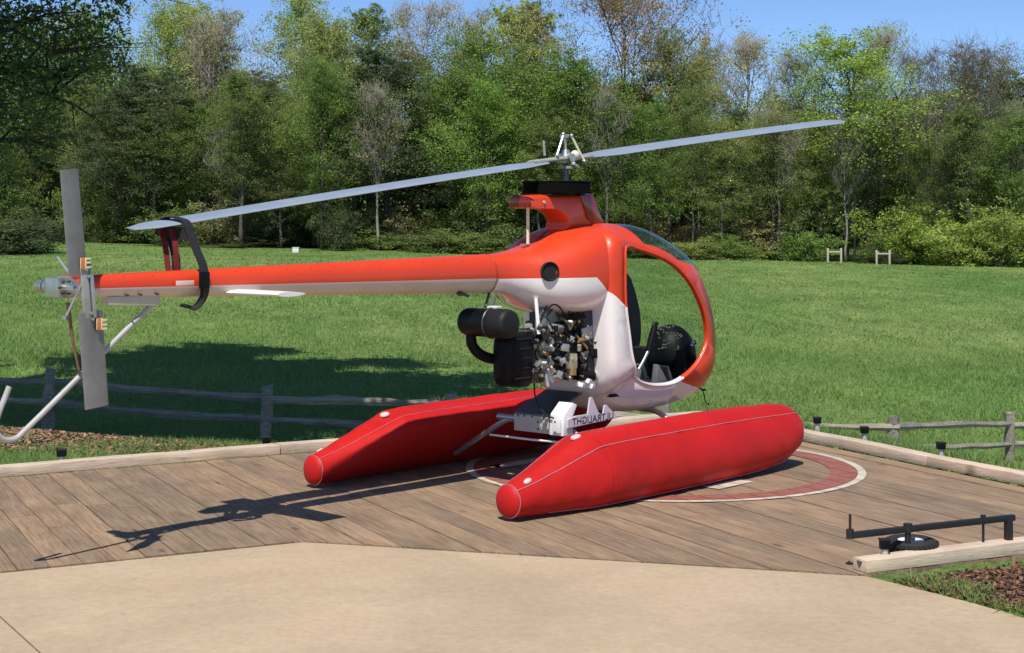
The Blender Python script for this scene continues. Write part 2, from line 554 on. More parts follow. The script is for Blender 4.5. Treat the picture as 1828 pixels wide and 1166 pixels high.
# ---- the wooden deck
def wood_mat(name, c0, c1, c2, dark=1.0):
    m = bpy.data.materials.new(name)
    m.use_nodes = True
    nt = m.node_tree
    b = nt.nodes['Principled BSDF']
    b.inputs['Roughness'].default_value = .78
    b.inputs['Specular IOR Level'].default_value = .3
    tc = nd(nt, 'ShaderNodeTexCoord')
    oi = nd(nt, 'ShaderNodeObjectInfo')
    cmb = nd(nt, 'ShaderNodeCombineXYZ')
    m100 = nd(nt, 'ShaderNodeMath', operation='MULTIPLY'); m100.inputs[1].default_value = 37.0
    nt.links.new(oi.outputs['Random'], m100.inputs[0])
    nt.links.new(m100.outputs[0], cmb.inputs[0]); nt.links.new(m100.outputs[0], cmb.inputs[1])
    va = nd(nt, 'ShaderNodeVectorMath', operation='ADD')
    nt.links.new(tc.outputs['Object'], va.inputs[0]); nt.links.new(cmb.outputs[0], va.inputs[1])
    def noise(scale, stretch, det=5, rough=.65, dist=0.):
        mp = nd(nt, 'ShaderNodeMapping'); mp.inputs['Scale'].default_value = stretch
        n = nd(nt, 'ShaderNodeTexNoise'); n.inputs['Scale'].default_value = scale
        n.inputs['Detail'].default_value = det; n.inputs['Roughness'].default_value = rough
        n.inputs['Distortion'].default_value = dist
        nt.links.new(va.outputs[0], mp.inputs[0]); nt.links.new(mp.outputs[0], n.inputs['Vector'])
        return n
    grain = noise(9, (.35, 7.5, 4), 8, .75, .6)
    blot = noise(2.2, (1.0, 2.2, 1), 4, .6)
    fine = noise(60, (.25, 4, 2), 3, .7)
    rp = nd(nt, 'ShaderNodeValToRGB')
    e = rp.color_ramp.elements
    e[0].position = .28; e[0].color = c0
    e[1].position = .72; e[1].color = c2
    k = e.new(.5); k.color = c1
    nt.links.new(grain.outputs[0], rp.inputs[0])
    r2 = nd(nt, 'ShaderNodeValToRGB')
    e = r2.color_ramp.elements
    e[0].position = .30; e[0].color = (.72, .71, .71, 1)
    e[1].position = .68; e[1].color = (1.13, 1.09, 1.06, 1)
    nt.links.new(blot.outputs[0], r2.inputs[0])
    mx = nd(nt, 'ShaderNodeMix', data_type='RGBA', blend_type='MULTIPLY'); mx.inputs['Factor'].default_value = 1
    nt.links.new(rp.outputs[0], mx.inputs['A']); nt.links.new(r2.outputs[0], mx.inputs['B'])
    # board to board difference
    r3 = nd(nt, 'ShaderNodeValToRGB')
    e = r3.color_ramp.elements
    e[0].position = 0; e[0].color = (.84, .86, .88, 1)
    e[1].position = 1; e[1].color = (1.12, 1.08, 1.03, 1)
    nt.links.new(oi.outputs['Random'], r3.inputs[0])
    m2 = nd(nt, 'ShaderNodeMix', data_type='RGBA', blend_type='MULTIPLY'); m2.inputs['Factor'].default_value = 1
    nt.links.new(mx.outputs['Result'], m2.inputs['A']); nt.links.new(r3.outputs[0], m2.inputs['B'])
    # dark checks along the grain
    crk = noise(5, (.6, 26, 8), 6, .8, .3)
    r4 = nd(nt, 'ShaderNodeValToRGB')
    e = r4.color_ramp.elements
    e[0].position = .34; e[0].color = (.42, .40, .40, 1)
    e[1].position = .42; e[1].color = (1, 1, 1, 1)
    nt.links.new(crk.outputs[0], r4.inputs[0])
    m3 = nd(nt, 'ShaderNodeMix', data_type='RGBA', blend_type='MULTIPLY'); m3.inputs['Factor'].default_value = .8
    nt.links.new(m2.outputs['Result'], m3.inputs['A']); nt.links.new(r4.outputs[0], m3.inputs['B'])
    # knots
    vo = nd(nt, 'ShaderNodeTexVoronoi'); vo.inputs['Scale'].default_value = 1.0
    mp = nd(nt, 'ShaderNodeMapping'); mp.inputs['Scale'].default_value = (1.6, 4.0, 1)
    nt.links.new(va.outputs[0], mp.inputs[0]); nt.links.new(mp.outputs[0], vo.inputs['Vector'])
    r5 = nd(nt, 'ShaderNodeValToRGB')
    e = r5.color_ramp.elements
    e[0].position = .03; e[0].color = (.40, .34, .30, 1)
    e[1].position = .10; e[1].color = (1, 1, 1, 1)
    nt.links.new(vo.outputs['Distance'], r5.inputs[0])
    m4 = nd(nt, 'ShaderNodeMix', data_type='RGBA', blend_type='MULTIPLY'); m4.inputs['Factor'].default_value = .8
    nt.links.new(m3.outputs['Result'], m4.inputs['A']); nt.links.new(r5.outputs[0], m4.inputs['B'])
    nt.links.new(m4.outputs['Result'], b.inputs['Base Color'])
    ad = nd(nt, 'ShaderNodeMath', operation='ADD')
    nt.links.new(grain.outputs[0], ad.inputs[0]); nt.links.new(fine.outputs[0], ad.inputs[1])
    bp = nd(nt, 'ShaderNodeBump'); bp.inputs['Strength'].default_value = .35; bp.inputs['Distance'].default_value = .008
    nt.links.new(ad.outputs[0], bp.inputs['Height']); nt.links.new(bp.outputs[0], b.inputs['Normal'])
    return m
DECKW = wood_mat('weathered_deck_board', (.150, .101, .063, 1), (.272, .193, .124, 1), (.395, .297, .198, 1))
KERBW = wood_mat('pale_kerb_timber', (.46, .35, .25, 1), (.64, .52, .39, 1), (.74, .64, .52, 1))
FENCEW = wood_mat('grey_split_rail', (.13, .115, .09, 1), (.30, .27, .22, 1), (.48, .44, .37, 1))
JOIST = mat('dark_joist', (.03, .022, .017), .9)

deck = tag(empty('wooden_deck'), kind='structure', label='weathered brown plank helipad deck')
rng = random.Random(4)
PW = .140
GAPW = .005
b = BMIN
plank_bounds = []
ang = math.atan2(A.y, A.x)
while b < BMAX - .05:
    b2 = min(b + PW, BMAX)
    plank_bounds.append((b, b2))
    bm0, bm1 = b + GAPW / 2, b2 - GAPW / 2
    zt = rng.uniform(-.0025, .0015)
    fa = [front_a(bm0), front_a((bm0 + bm1) / 2), front_a(bm1)]
    ba_ = [back_a(bm0), back_a(bm1)]
    # boards are butt-jointed here and there
    cuts = []
    if rng.random() < .45:
        cuts = [rng.uniform(.35, .65)]
    ts = [0] + cuts + [1]
    for s0, s1 in zip(ts, ts[1:]):
        a00 = ba_[0] + (fa[0] - ba_[0]) * s0; a01 = ba_[1] + (fa[2] - ba_[1]) * s0
        a10 = ba_[0] + (fa[0] - ba_[0]) * s1; a11 = ba_[1] + (fa[2] - ba_[1]) * s1
        am = ba_[0] * .5 + ba_[1] * .5 + (fa[1] - (ba_[0] + ba_[1]) / 2) * s1
        if cuts:
            if s0 > 0: a00 = a01 = (a00 + a01) / 2 + .003
            if s1 < 1: a10 = a11 = am = (a10 + a11) / 2 - .003
        oa, ob = (a00 + a10) / 2, (bm0 + bm1) / 2
        bm = bmesh.new()
        pts = [(a00, bm0), (a10, bm0), (am, ob), (a11, bm1), (a01, bm1)]
        top = [bm.verts.new((p - oa, q - ob, zt)) for p, q in pts]
        bot = [bm.verts.new((p - oa, q - ob, -.038)) for p, q in pts]
        bm.faces.new(top)
        bm.faces.new(list(reversed(bot)))
        for i in range(5):
            bm.faces.new((top[(i + 1) % 5], top[i], bot[i], bot[(i + 1) % 5]))
        bmesh.ops.recalc_face_normals(bm, faces=bm.faces)
        o = finish(bm, 'deck_board', DECKW, deck, smooth=0)
        # local x runs along A, local y along B (left of A)
        o.location = ab(oa, ob)
        o.rotation_euler = (0, 0, ang)
    b = b2
for k in range(9):
    a0 = -9.3 + k * .45
    bm = bmesh.new()
    bm_box(bm, (0, 0, -.12), (.05, BMAX - BMIN - .3, .14))
    if k < 5:
        o = finish(bm, 'joist', JOIST, deck, smooth=0)
        o.location = ab(a0, (BMAX + BMIN) / 2); o.rotation_euler = (0, 0, ang)
    else:
        bm.free()

def kerb(p0, p1, w, h, name='kerb_timber', side=1, zb=.0, bev=.008):
    p0, p1 = Vector(p0), Vector(p1)
    d = p1 - p0; L = d.length
    rz = math.atan2(d.y, d.x)
    bm = bmesh.new()
    n = max(2, int(L / .35))
    rr = random.Random(int(L * 1000))
    rings = []
    for i in range(n + 1):
        x = L * i / n
        dy = rr.uniform(-.003, .003); dz = rr.uniform(-.003, .003)
        rings.append([(x, 0 + dy, zb), (x, w * side + dy, zb), (x, w * side + dy, zb + h + dz), (x, 0 + dy, zb + h + dz)])
    bm.free()
    bm = loft(name, rings, None)
    o = finish(bm, name, KERBW, deck, bevel=bev, smooth=50)
    o.location = (p0.x, p0.y, 0); o.rotation_euler = (0, 0, rz)
    return o
# back kerb in butt-jointed lengths, right kerb, front-right timber
def bk(b): return ab(back_a(b), b)
for b0, b1 in ((-1.75, .565), (.572, 3.10), (3.107, 5.2), (5.207, 6.60)):
    kerb(bk(b0), bk(b1), .11, .062, side=1, zb=.001)
for a0, a1 in ((-10.0, -7.60), (-7.593, -5.36)):
    kerb(ab(a0, 6.545), ab(a1, 6.545), .11, .062, side=1, zb=.001)
def front_kerb(): 
    p0 = ab(-5.362, 4.30); p1 = ab(-5.362, 6.66)
    k = kerb(p0, p1, .095, .055, side=1, zb=.002, bev=.004)
    # dark notch mark on the sawn end
    bm = bmesh.new()
    a = [bm.verts.new(v) for v in ((-.0035, .030, .046), (-.0035, .066, .046), (-.0035, .048, .018))]
    b_ = [bm.verts.new((v.co.x + .01, v.co.y, v.co.z)) for v in a]
    bm.faces.new(a); bm.faces.new(list(reversed(b_)))
    for i in range(3): bm.faces.new((a[(i + 1) % 3], a[i], b_[i], b_[(i + 1) % 3]))
    bmesh.ops.recalc_face_normals(bm, faces=bm.faces)
    n = finish(bm, 'end_mark', mat('end_grain_mark', (.12, .085, .05), .9), k, smooth=0)
front_kerb()

# ---- painted ring and letter on the deck, cut board by board
def worn_paint(name, c, c_wood, thr):
    m = mat(name, c, .7)
    nt = m.node_tree
    b = nt.nodes['Principled BSDF']
    tc = nd(nt, 'ShaderNodeTexCoord')
    mp = nd(nt, 'ShaderNodeMapping'); mp.inputs['Rotation'].default_value = (0, 0, -ang); mp.inputs['Scale'].default_value = (2.5, 22, 1)
    mp.vector_type = 'POINT'
    n = nd(nt, 'ShaderNodeTexNoise'); n.inputs['Scale'].default_value = 2.2; n.inputs['Detail'].default_value = 7; n.inputs['Roughness'].default_value = .75
    nt.links.new(tc.outputs['Object'], mp.inputs[0]); nt.links.new(mp.outputs[0], n.inputs['Vector'])
    rp = nd(nt, 'ShaderNodeValToRGB')
    rp.color_ramp.elements[0].position = thr - .06; rp.color_ramp.elements[0].color = c_wood
    rp.color_ramp.elements[1].position = thr + .06; rp.color_ramp.elements[1].color = tuple(c[:3]) + (1,)
    nt.links.new(n.outputs[0], rp.inputs[0]); nt.links.new(rp.outputs[0], b.inputs['Base Color'])
    return m
P_WHITE = worn_paint('worn_white_paint', (.60, .55, .44), (.34, .26, .18, 1), .47)
P_RED = worn_paint('worn_red_paint', (.27, .055, .040), (.255, .145, .10, 1), .485)
RC = Vector((.93, 9.63, 0)); RR = 1.215
def clip_to_boards(bm):
    out_v, out_f = [], []
    for (b0, b1) in plank_bounds:
        c = bm.copy()
        for bb, sgn in ((b0 + GAPW / 2, 1), (b1 - GAPW / 2, -1)):
            g = c.verts[:] + c.edges[:] + c.faces[:]
            if not c.faces: break
            bmesh.ops.bisect_plane(c, geom=g, plane_co=B * bb, plane_no=B * (-sgn), clear_outer=True)
        base = len(out_v)
        c.verts.index_update()
        out_v += [v.co.copy() for v in c.verts]
        out_f += [[base + v.index for v in f.verts] for f in c.faces]
        c.free()
    return out_v, out_f
def marking(name, bm, m):
    v, f = clip_to_boards(bm)
    bm.free()
    me = bpy.data.meshes.new(name)
    me.from_pydata([tuple(p) for p in v], [], f)
    me.update()
    return link(name, me, m, deck)
def annulus(r0, r1, z):
    bm = bmesh.new()
    n = 160
    a = [bm.verts.new(RC + Vector((math.cos(2 * math.pi * i / n) * r0, math.sin(2 * math.pi * i / n) * r0, z))) for i in range(n)]
    b_ = [bm.verts.new(RC + Vector((math.cos(2 * math.pi * i / n) * r1, math.sin(2 * math.pi * i / n) * r1, z))) for i in range(n)]
    for i in range(n):
        j = (i + 1) % n
        bm.faces.new((a[i], b_[i], b_[j], a[j]))
    return bm
tag(marking('painted_red_ring', annulus(RR - .21, RR - .052, .0045), P_RED))
tag(marking('painted_white_ring', annulus(RR - .048, RR, .0045), P_WHITE))

# ================================================================== HELICOPTER
HELI_O = Vector((.3216, 9.38, 0)); HELI_A = R(48)
def hw(x, y, z):   # heli frame to world (y positive = far side)
    return Vector((HELI_O.x + math.cos(HELI_A) * x - math.sin(HELI_A) * y, HELI_O.y + math.sin(HELI_A) * x + math.cos(HELI_A) * y, z))
# painted letter H, aligned with the machine
bm = bmesh.new()
for (x0, x1, y0, y1) in ((.15, .50, -1.00, -.88), (-.10, .50, .42, .54)):
    q = [bm.verts.new(hw(x, y, .0045)) for x, y in ((x0, y0), (x1, y0), (x1, y1), (x0, y1))]
    bm.faces.new(q)
marking('painted_letter', bm, P_WHITE)

heli = empty('helicopter', HELI_O, HELI_A)
tag(heli, 'orange and white ultralight helicopter with red inflatable floats on the deck', 'helicopter')

# ---- cabin shell: rings between the door opening and the outline
CX, CZ = .55, .92
OUT = [(.30, 1.50), (.55, 1.48), (.93, 1.335), (1.12, 1.13), (1.235, .88), (1.265, .65), (1.19, .46), (.95, .365), (.60, .335), (.28, .358), (.11, .43), (.02, .56), (-.01, .80), (-.02, 1.10), (-.03, 1.31), (.02, 1.44), (.14, 1.495)]
DOOR = [(.105, 1.355), (.095, 1.26), (.10, 1.035), (.135, .84), (.172, .67), (.24, .582), (.33, .54), (.468, .517), (.64, .525), (.80, .60), (.905, .71), (.94, .79), (.905, .93), (.80, 1.085), (.66, 1.21), (.507, 1.285), (.33, 1.335), (.18, 1.365)]
def closed_curve(P, n=10):
    return [(v.x, v.y) for v in catmull([(p[0], p[1], 0) for p in P], n, True)]
OUTC, DOORC = closed_curve(OUT), closed_curve(DOOR)
def ray_r(curve, a):
    dx, dz = math.cos(a), math.sin(a)
    best = None
    for (x0, z0), (x1, z1) in zip(curve, curve[1:] + curve[:1]):
        ex, ez = x1 - x0, z1 - z0
        den = dx * ez - dz * ex
        if abs(den) < 1e-12: continue
        t = ((x0 - CX) * ez - (z0 - CZ) * ex) / den
        s = ((x0 - CX) * dz - (z0 - CZ) * dx) / den
        if t > 0 and -1e-6 <= s <= 1 + 1e-6 and (best is None or t > best): best = t
    return best
WMAX, PEXP = .395, 2.9
def width(rn, a=0.):
    d = abs((math.degrees(a) + 360) % 360 - 175)
    t = min(1, max(0, (52 - d) / 26)); t = t * t * (3 - 2 * t)
    p = PEXP + 9.0 * t
    return (WMAX - .018 * t) * max(0, 1 - rn ** p) ** (1 / p)
NA = 160
body = bmesh.new(); glass = bmesh.new()
def build_cabin():
    gl = {}
    rad = [0, .08, .25, .45, .62, .76, .87, .94, .98, 1.0]
    allang = [2 * math.pi * i / NA for i in range(NA)]
    def pt(a, k, side):
        ro, rd = ray_r(OUTC, a), ray_r(DOORC, a)
        dg_ = (math.degrees(a) + 180) % 360 - 180
        tt = min(1, max(0, (75 - dg_) / 50)); tt = tt * tt * (3 - 2 * tt)
        rim = min(rd + .06 + .13 * tt, ro * .93)
        # first step is the rim band, the rest run to the outline
        if k == 0: r = rd
        elif k == 1: r = rim
        else:
            r = rim + (ro - rim) * (1 - (1 - (k - 1) / 10) ** 2.4)
        return Vector((CX + math.cos(a) * r, side * width(min(1, r / ro), a), CZ + math.sin(a) * r))
    K = 11
    def is_glass(a, k):
        d = math.degrees(a) % 360
        return k >= 1 and (d < 112 or d > 337)
    cache = [[None] * (K + 1) for _ in range(NA)]
    for side in (-1, 1):
        for bm_, want in ((body, False), (glass, True)):
            vs_ = {}
            def gv(i, k):
                i %= NA
                key = (i, k, 0 if k == K else side)
                store = vs_
                if key not in store:
                    store[key] = bm_.verts.new(pt(allang[i], k, side))
                return store[key]
            for i in range(NA):
                for k in range(K):
                    if is_glass(allang[i] + math.pi / NA, k) == want:
                        q = (gv(i, k), gv(i + 1, k), gv(i + 1, k + 1), gv(i, k + 1))
                        bm_.faces.new(q if side < 0 else tuple(reversed(q)))
build_cabin()
for bm_ in (body, glass):
    bmesh.ops.remove_doubles(bm_, verts=bm_.verts, dist=1e-5)
    bmesh.ops.recalc_face_normals(bm_, faces=bm_.faces)
def two_tone(bm_, planes, is_orange):
    for co, no in planes:
        bmesh.ops.bisect_plane(bm_, geom=bm_.verts[:] + bm_.edges[:] + bm_.faces[:], plane_co=co, plane_no=no)
    for f in bm_.faces:
        c = f.calc_center_median()
        f.material_index = 0 if is_orange(c.x, c.z) else 1
def diag(x): return 1.175 - (x + .10) * (1.175 - .97) / .25
def cab_orange(x, z):
    if x < -.10: return z > 1.175
    if x < .45: return z > diag(x)
    if z > .85: return True
    return z > .50 + (.80 - x) * .25 if x > .7 else False
pd = Vector((.25, 0, -.205))
two_tone(body, [((0, 0, 1.175), (0, 0, 1)), ((-.10, 0, 1.175), (.205, 0, .25)), ((.8, 0, .50), (.25, 0, 1)), ((.7, 0, 0), (1, 0, 0))], cab_orange)
cabin = finish(body, 'cabin_shell', [ORANGE, WHITE, CABIN_IN, CABIN_IN], heli, smooth=60)
sm = cabin.modifiers.new('thickness', 'SOLIDIFY'); sm.thickness = .022; sm.offset = -1; sm.material_offset = 2; sm.material_offset_rim = 0
bvm = None
wind = finish(glass, 'windshield', GLASS, cabin, smooth=0)
for p in wind.data.polygons: p.use_smooth = True

# rim bead round each door opening
for side in (-1, 1):
    pts = []
    for i in range(96):
        a = 2 * math.pi * i / 96
        rd, ro = ray_r(DOORC, a), ray_r(OUTC, a)
        pts.append((CX + math.cos(a) * rd, side * (width(rd / ro, a) + .001), CZ + math.sin(a) * rd))
    bm = bmesh.new()
    bm_tube(bm, pts, .0085, 8, closed=True)
    bmesh.ops.recalc_face_normals(bm, faces=bm.faces)
    for f in bm.faces:
        c = f.calc_center_median(); f.material_index = 0 if cab_orange(c.x, c.z) or (c.x > .3 and c.z > .8) else 1
    finish(bm, 'door_rim', [ORANGE, WHITE], cabin)

# ---- upper cowl joining the cabin to the boom
def sup(x, hw_, z0, z1, p=2.4, n=56):
    cz, hz = (z0 + z1) / 2, (z1 - z0) / 2
    r = []
    for i in range(n):
        a = 2 * math.pi * i / n
        c, s = math.cos(a), math.sin(a)
        r.append((x, hw_ * math.copysign(abs(c) ** (2 / p), c), cz + hz * math.copysign(abs(s) ** (2 / p), s)))
    return r
st = [(-.70, .095, 1.103, 1.322), (-.60, .115, 1.095, 1.330), (-.50, .165, 1.06, 1.340), (-.42, .22, 1.02, 1.352), (-.32, .275, .985, 1.378), (-.20, .315, .965, 1.425), (-.08, .335, .96, 1.465), (.02, .34, .97, 1.485), (.10, .325, 1.02, 1.485)]
xs = catmull([(s[0], s[1], 0) for s in st], 4); zs = catmull([(s[0], s[2], s[3]) for s in st], 4)
bm = loft('cowl', [sup(a.x, a.y, b_.y, b_.z, 2.3 + .7 * min(1, max(0, (a.x + .6) / .5))) for a, b_ in zip(xs, zs)], None)
def boom_split(x): return 1.186 + (x + .7) * .0 + max(0, -.7 - x) * .0165
two_tone(bm, [((0, 0, 1.186), (0, 0, 1)), ((-.10, 0, 1.175), (.205, 0, .25))], lambda x, z: z > min(1.186, diag(x)))
cowl = finish(bm, 'engine_cowl', [ORANGE, WHITE], heli, smooth=50)
# the air intake: a dark round mouth with a lip
def disc_hole(c, nrm, r, name, parent):
    c = Vector(c); nrm = Vector(nrm).normalized()
    q = nrm.to_track_quat('Z', 'Y')
    bm = bmesh.new()
    prof = [(r * 1.12, -.01), (r * 1.12, .006), (r * 1.02, .009), (r * .95, .002), (r * .9, -.004)]
    rings = []
    for rr_, h in prof:
        rings.append([bm.verts.new(c + q @ Vector((math.cos(2 * math.pi * k / 32) * rr_, math.sin(2 * math.pi * k / 32) * rr_, h))) for k in range(32)])
    for i in range(len(rings) - 1):
        for k in range(32):
            l = (k + 1) % 32
            bm.faces.new((rings[i][k], rings[i][l], rings[i + 1][l], rings[i + 1][k]))
    f = bm.faces.new(rings[-1])
    bmesh.ops.recalc_face_normals(bm, faces=bm.faces)
    for f in bm.faces: f.material_index = 0
    return finish(bm, name, BLACK_M, parent, smooth=50)
disc_hole((-.415, -.232, 1.225), (-.42, -1, .10), .050, 'air_intake', cowl)
# oval access plate on the roof side
bm = bmesh.new()
bmesh.ops.create_uvsphere(bm, u_segments=20, v_segments=8, radius=1)
bmesh.ops.transform(bm, matrix=Matrix.Translation((-.04, -.252, 1.395)) @ Euler((R(52), R(24), 0)).to_matrix().to_4x4() @ Matrix.Diagonal((.042, .022, .006, 1)), verts=bm.verts)
finish(bm, 'vent_plate', mat('dark_red_plate', (.30, .045, .02), .5), cowl)
# seam fairing and small rivets round the pylon foot
DKOR = mat('dark_orange_line', (.30, .035, .012), .5)
# ---- tail boom
st = []
for i in range(25):
    t = i / 24
    x = -.66 - t * (3.36 - .66)
    top = 1.326 - t * (1.326 - 1.268); bot = 1.103 + t * (1.170 - 1.103)
    st.append(sup(x, .098 - t * .05, bot, top, 2.15, 40))
bm = loft('boom', st, None)
# orange above, white below, divided by a straight line
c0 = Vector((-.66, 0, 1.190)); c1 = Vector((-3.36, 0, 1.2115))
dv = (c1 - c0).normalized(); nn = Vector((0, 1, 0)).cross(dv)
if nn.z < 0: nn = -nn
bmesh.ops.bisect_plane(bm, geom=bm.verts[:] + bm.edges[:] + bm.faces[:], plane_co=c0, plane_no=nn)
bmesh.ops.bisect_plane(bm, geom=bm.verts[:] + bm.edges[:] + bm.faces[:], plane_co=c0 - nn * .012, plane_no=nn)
BOOMW = mat('boom_shaded_white', (.62, .52, .40), .45, var=.10, vscale=6, coat=.15)  # white underside, its shade and warm ground reflection put into the colour
STRIPE = mat('pink_white_stripe', (.62, .47, .43), .4)
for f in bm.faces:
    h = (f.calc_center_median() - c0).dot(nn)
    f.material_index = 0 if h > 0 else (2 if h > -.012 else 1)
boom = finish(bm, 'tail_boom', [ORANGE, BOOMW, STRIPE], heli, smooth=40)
# antenna stub and lever under the boom
cyl('boom_fitting', (-.95, -.02, 1.12), (-.90, -.055, 1.095), .008, STEEL, boom, seg=8)
cyl('boom_fitting', (-.98, -.05, 1.115), (-.955, -.055, 1.11), .013, STEEL, boom, seg=10)
box('data_plate', (-2.82, -.078, 1.223), (.10, .004, .022), mat('pink_plate', (.72, .55, .48), .5), boom, bevel=.001)
for x in (-2.96, -3.05, -3.12):
    cyl('rivet', (x, -.045, 1.178), (x, -.068, 1.176), .005, STEEL, boom, seg=8)

# rivets along the boom and a joint band where it meets the cowl
for k in range(16):
    x = -.80 - k * .155
    t = (-.66 - x) / 2.7
    hw_ = .098 - t * .05
    zc = (1.326 - t * .058 + 1.103 + t * .067) / 2; hz = (1.326 - t * .058 - 1.103 - t * .067) / 2
    for sgn in (-1, 1):
        zz = zc + sgn * hz * .72
        yy = -hw_ * (1 - .72 ** 2.15) ** (1 / 2.15)
        cyl('rivet', (x, yy + .004, zz), (x, yy - .0015, zz), .0032, WHITE_M if sgn < 0 else DKOR, boom, seg=8)
tube('joint_band', [(q[0], q[1] * 1.006, 1.2125 + (q[2] - 1.2125) * 1.006) for q in sup(-.715, .1, 1.105, 1.324, 2.2, 40)], .0022, DKOR, boom, closed=True, seg=6)
# ---- horizontal stabilizer
def wing(name, root, tip, chord_r, chord_t, th, m, parent, chord_dir=(1, 0, 0), up=(0, 0, 1), n=10):
    prof = []
    for i in range(n):
        a = 2 * math.pi * i / n
        c = .5 + .5 * math.cos(a)
        s = math.sin(a)
        prof.append((c - .5, s * th * (.35 + .65 * math.sqrt(max(1 - c, 0) + .08))))
    cd, u = Vector(chord_dir).normalized(), Vector(up).normalized()
    rings = []
    for s in range(9):
        t = s / 8
        p = Vector(root).lerp(Vector(tip), t); ch = chord_r + (chord_t - chord_r) * t
        rings.append([p + cd * a * ch + u * b_ * ch for a, b_ in prof])
    bm = loft(name, rings, None)
    return finish(bm, name, m, parent, smooth=50)
stab = empty('horizontal_stabilizer', parent=heli)
for s in (-1, 1):
    wing('stabilizer_panel', (-2.47, s * .055, 1.170), (-2.47, s * .42, 1.170), .20, .17, .08, WHITE_M, stab)
# ---- tail gearbox, tail rotor
tail = bmesh.new()
bm_cyl(tail, (-3.33, 0, 1.22), (-3.43, 0, 1.22), .046, .050, 20)
bm_box(tail, (-3.43, .0, 1.22), (.075, .10, .085))
bm_cyl(tail, (-3.43, .04, 1.22), (-3.43, .07, 1.222), .030, .026, 16)
bm_cyl(tail, (-3.43, -.04, 1.22), (-3.43, -.145, 1.21), .020, .016, 14)
gear = finish(tail, 'tail_gearbox', ALU, heli, bevel=.004)
for k, (y, r, m_) in enumerate(((.070, .036, ALU), (.092, .024, STEEL), (.112, .032, ALU), (.130, .016, STEEL), (.148, .026, ALU))):
    cyl('pitch_slider', (-3.43, y - .012, 1.222), (-3.43, y + .010, 1.222), r, m_, gear, seg=14, bevel=.002)
for k in range(6):
    a = k * math.pi / 3
    cyl('gear_bolt', (-3.43 + .03 * math.cos(a), -.052, 1.22 + .03 * math.sin(a)), (-3.43 + .03 * math.cos(a), -.064, 1.22 + .03 * math.sin(a)), .006, STEEL, gear, seg=6)
box('boom_end_clamp', (-3.36, 0, 1.262), (.06, .07, .02), ORANGE, gear)
tr = empty('tail_rotor', parent=heli)
bm = bmesh.new()
bm_box(bm, (-3.395, -.150, 1.20), (.034, .022, .225), Euler((0, R(-5.5), 0)))
hub = finish(bm, 'tail_rotor_yoke', mat('tail_yoke_grey', (.30, .32, .29), .5, var=.2, vscale=15), tr, bevel=.004)
bm = bmesh.new(); bm_box(bm, (-3.365, -.155, 1.185), (.016, .03, .19), Euler((0, R(-5.5), 0))); finish(bm, 'yoke_plate', ALU, hub, bevel=.003)
def tail_blade(r0, r1, ch0, ch1, twist):
    d = (Vector(r1) - Vector(r0)).normalized()
    cd = Vector((1, 0, 0)) - d * d.x
    cd.normalize()
    nrm = d.cross(cd)
    cd = Matrix.Rotation(twist, 3, d) @ cd
    u = d.cross(cd)
    return wing('tail_rotor_blade', r0, r1, ch0, ch1, .055, TBLADE, tr, cd, u, 14)
tb1 = tail_blade((-3.432, -.152, 1.275), (-3.475, -.150, 1.728), .105, .102, R(10))
tb2 = tail_blade((-3.372, -.152, 1.118), (-3.337, -.150, .700), .132, .128, R(-6))
def blade_label(parent, c, flip):
    c = Vector(c); s = -1 if flip else 1
    w = empty('warning_label', parent=None)
    bpy.data.objects.remove(w)
    base = box('label_patch', c, (.028, .004, .052), ORLABEL, parent, bevel=.0005)
    box('label_bar', c + Vector((.011, -.003, 0)), (.006, .002, .052), CREAM, base, bevel=.0003)
    for dz in (.021, .004, -.016):
        box('label_bar', c + Vector((.026, -.003, dz * s)), (.022, .002, .008), CREAM, base, bevel=.0003)
    box('label_bar', c + Vector((-.014, -.003, .0)), (.004, .002, .046), CREAM, base, bevel=.0003)
blade_label(tb1, (-3.415, -.166, 1.325), False)
blade_label(tb2, (-3.335, -.166, 1.062), True)
for (x, z) in ((-3.40, 1.30), (-3.39, 1.27), (-3.375, 1.11), (-3.37, 1.085)):
    cyl('blade_bolt', (x, -.155, z), (x, -.172, z), .007, ALU, hub, seg=8)
cyl('pitch_link', (-3.455, -.10, 1.10), (-3.415, -.15, 1.235), .006, ALU, hub, seg=8)
cyl('pitch_link', (-3.40, .06, 1.35), (-3.385, -.02, 1.27), .006, ALU, hub, seg=8)
box('pitch_horn', (-3.34, -.06, 1.305), (.035, .05, .06), mat('grey_casting', (.20, .21, .21), .6, var=.3, vscale=30), hub, bevel=.008)
box('pitch_horn', (-3.45, -.09, 1.09), (.028, .02, .02), ALU, hub, bevel=.003)
# slender fin spar below the gearbox
tube('fin_spar', [(-3.385, .0, 1.15), (-3.365, .0, 1.00), (-3.335, .0, .87), (-3.305, .0, .77)], [.010, .007, .005, .003], mat('rust_brown_tube', (.22, .12, .07), .6, var=.3, vscale=20), gear, seg=8)
# ---- bracket and tail skid
prism('skid_bracket', [(-3.20, 1.170), (-3.20, 1.135), (-2.94, 1.120), (-2.92, 1.13), (-2.92, 1.170)], -.03, .03, BEIGE, heli, bevel=.003)
sk = tube('tail_skid', [(-2.94, .0, 1.13), (-3.10, .0, 1.005), (-3.40, .0, .765), (-3.59, .0, .615), (-3.645, .0, .580), (-3.70, .0, .588), (-3.735, .0, .635), (-3.715, .0, .70), (-3.69, .0, .755), (-3.668, 0, .805)], .0125, mat('dull_white_tube', (.40, .39, .365), .5, var=.15, vscale=12), heli, seg=12, smooth_path=6)

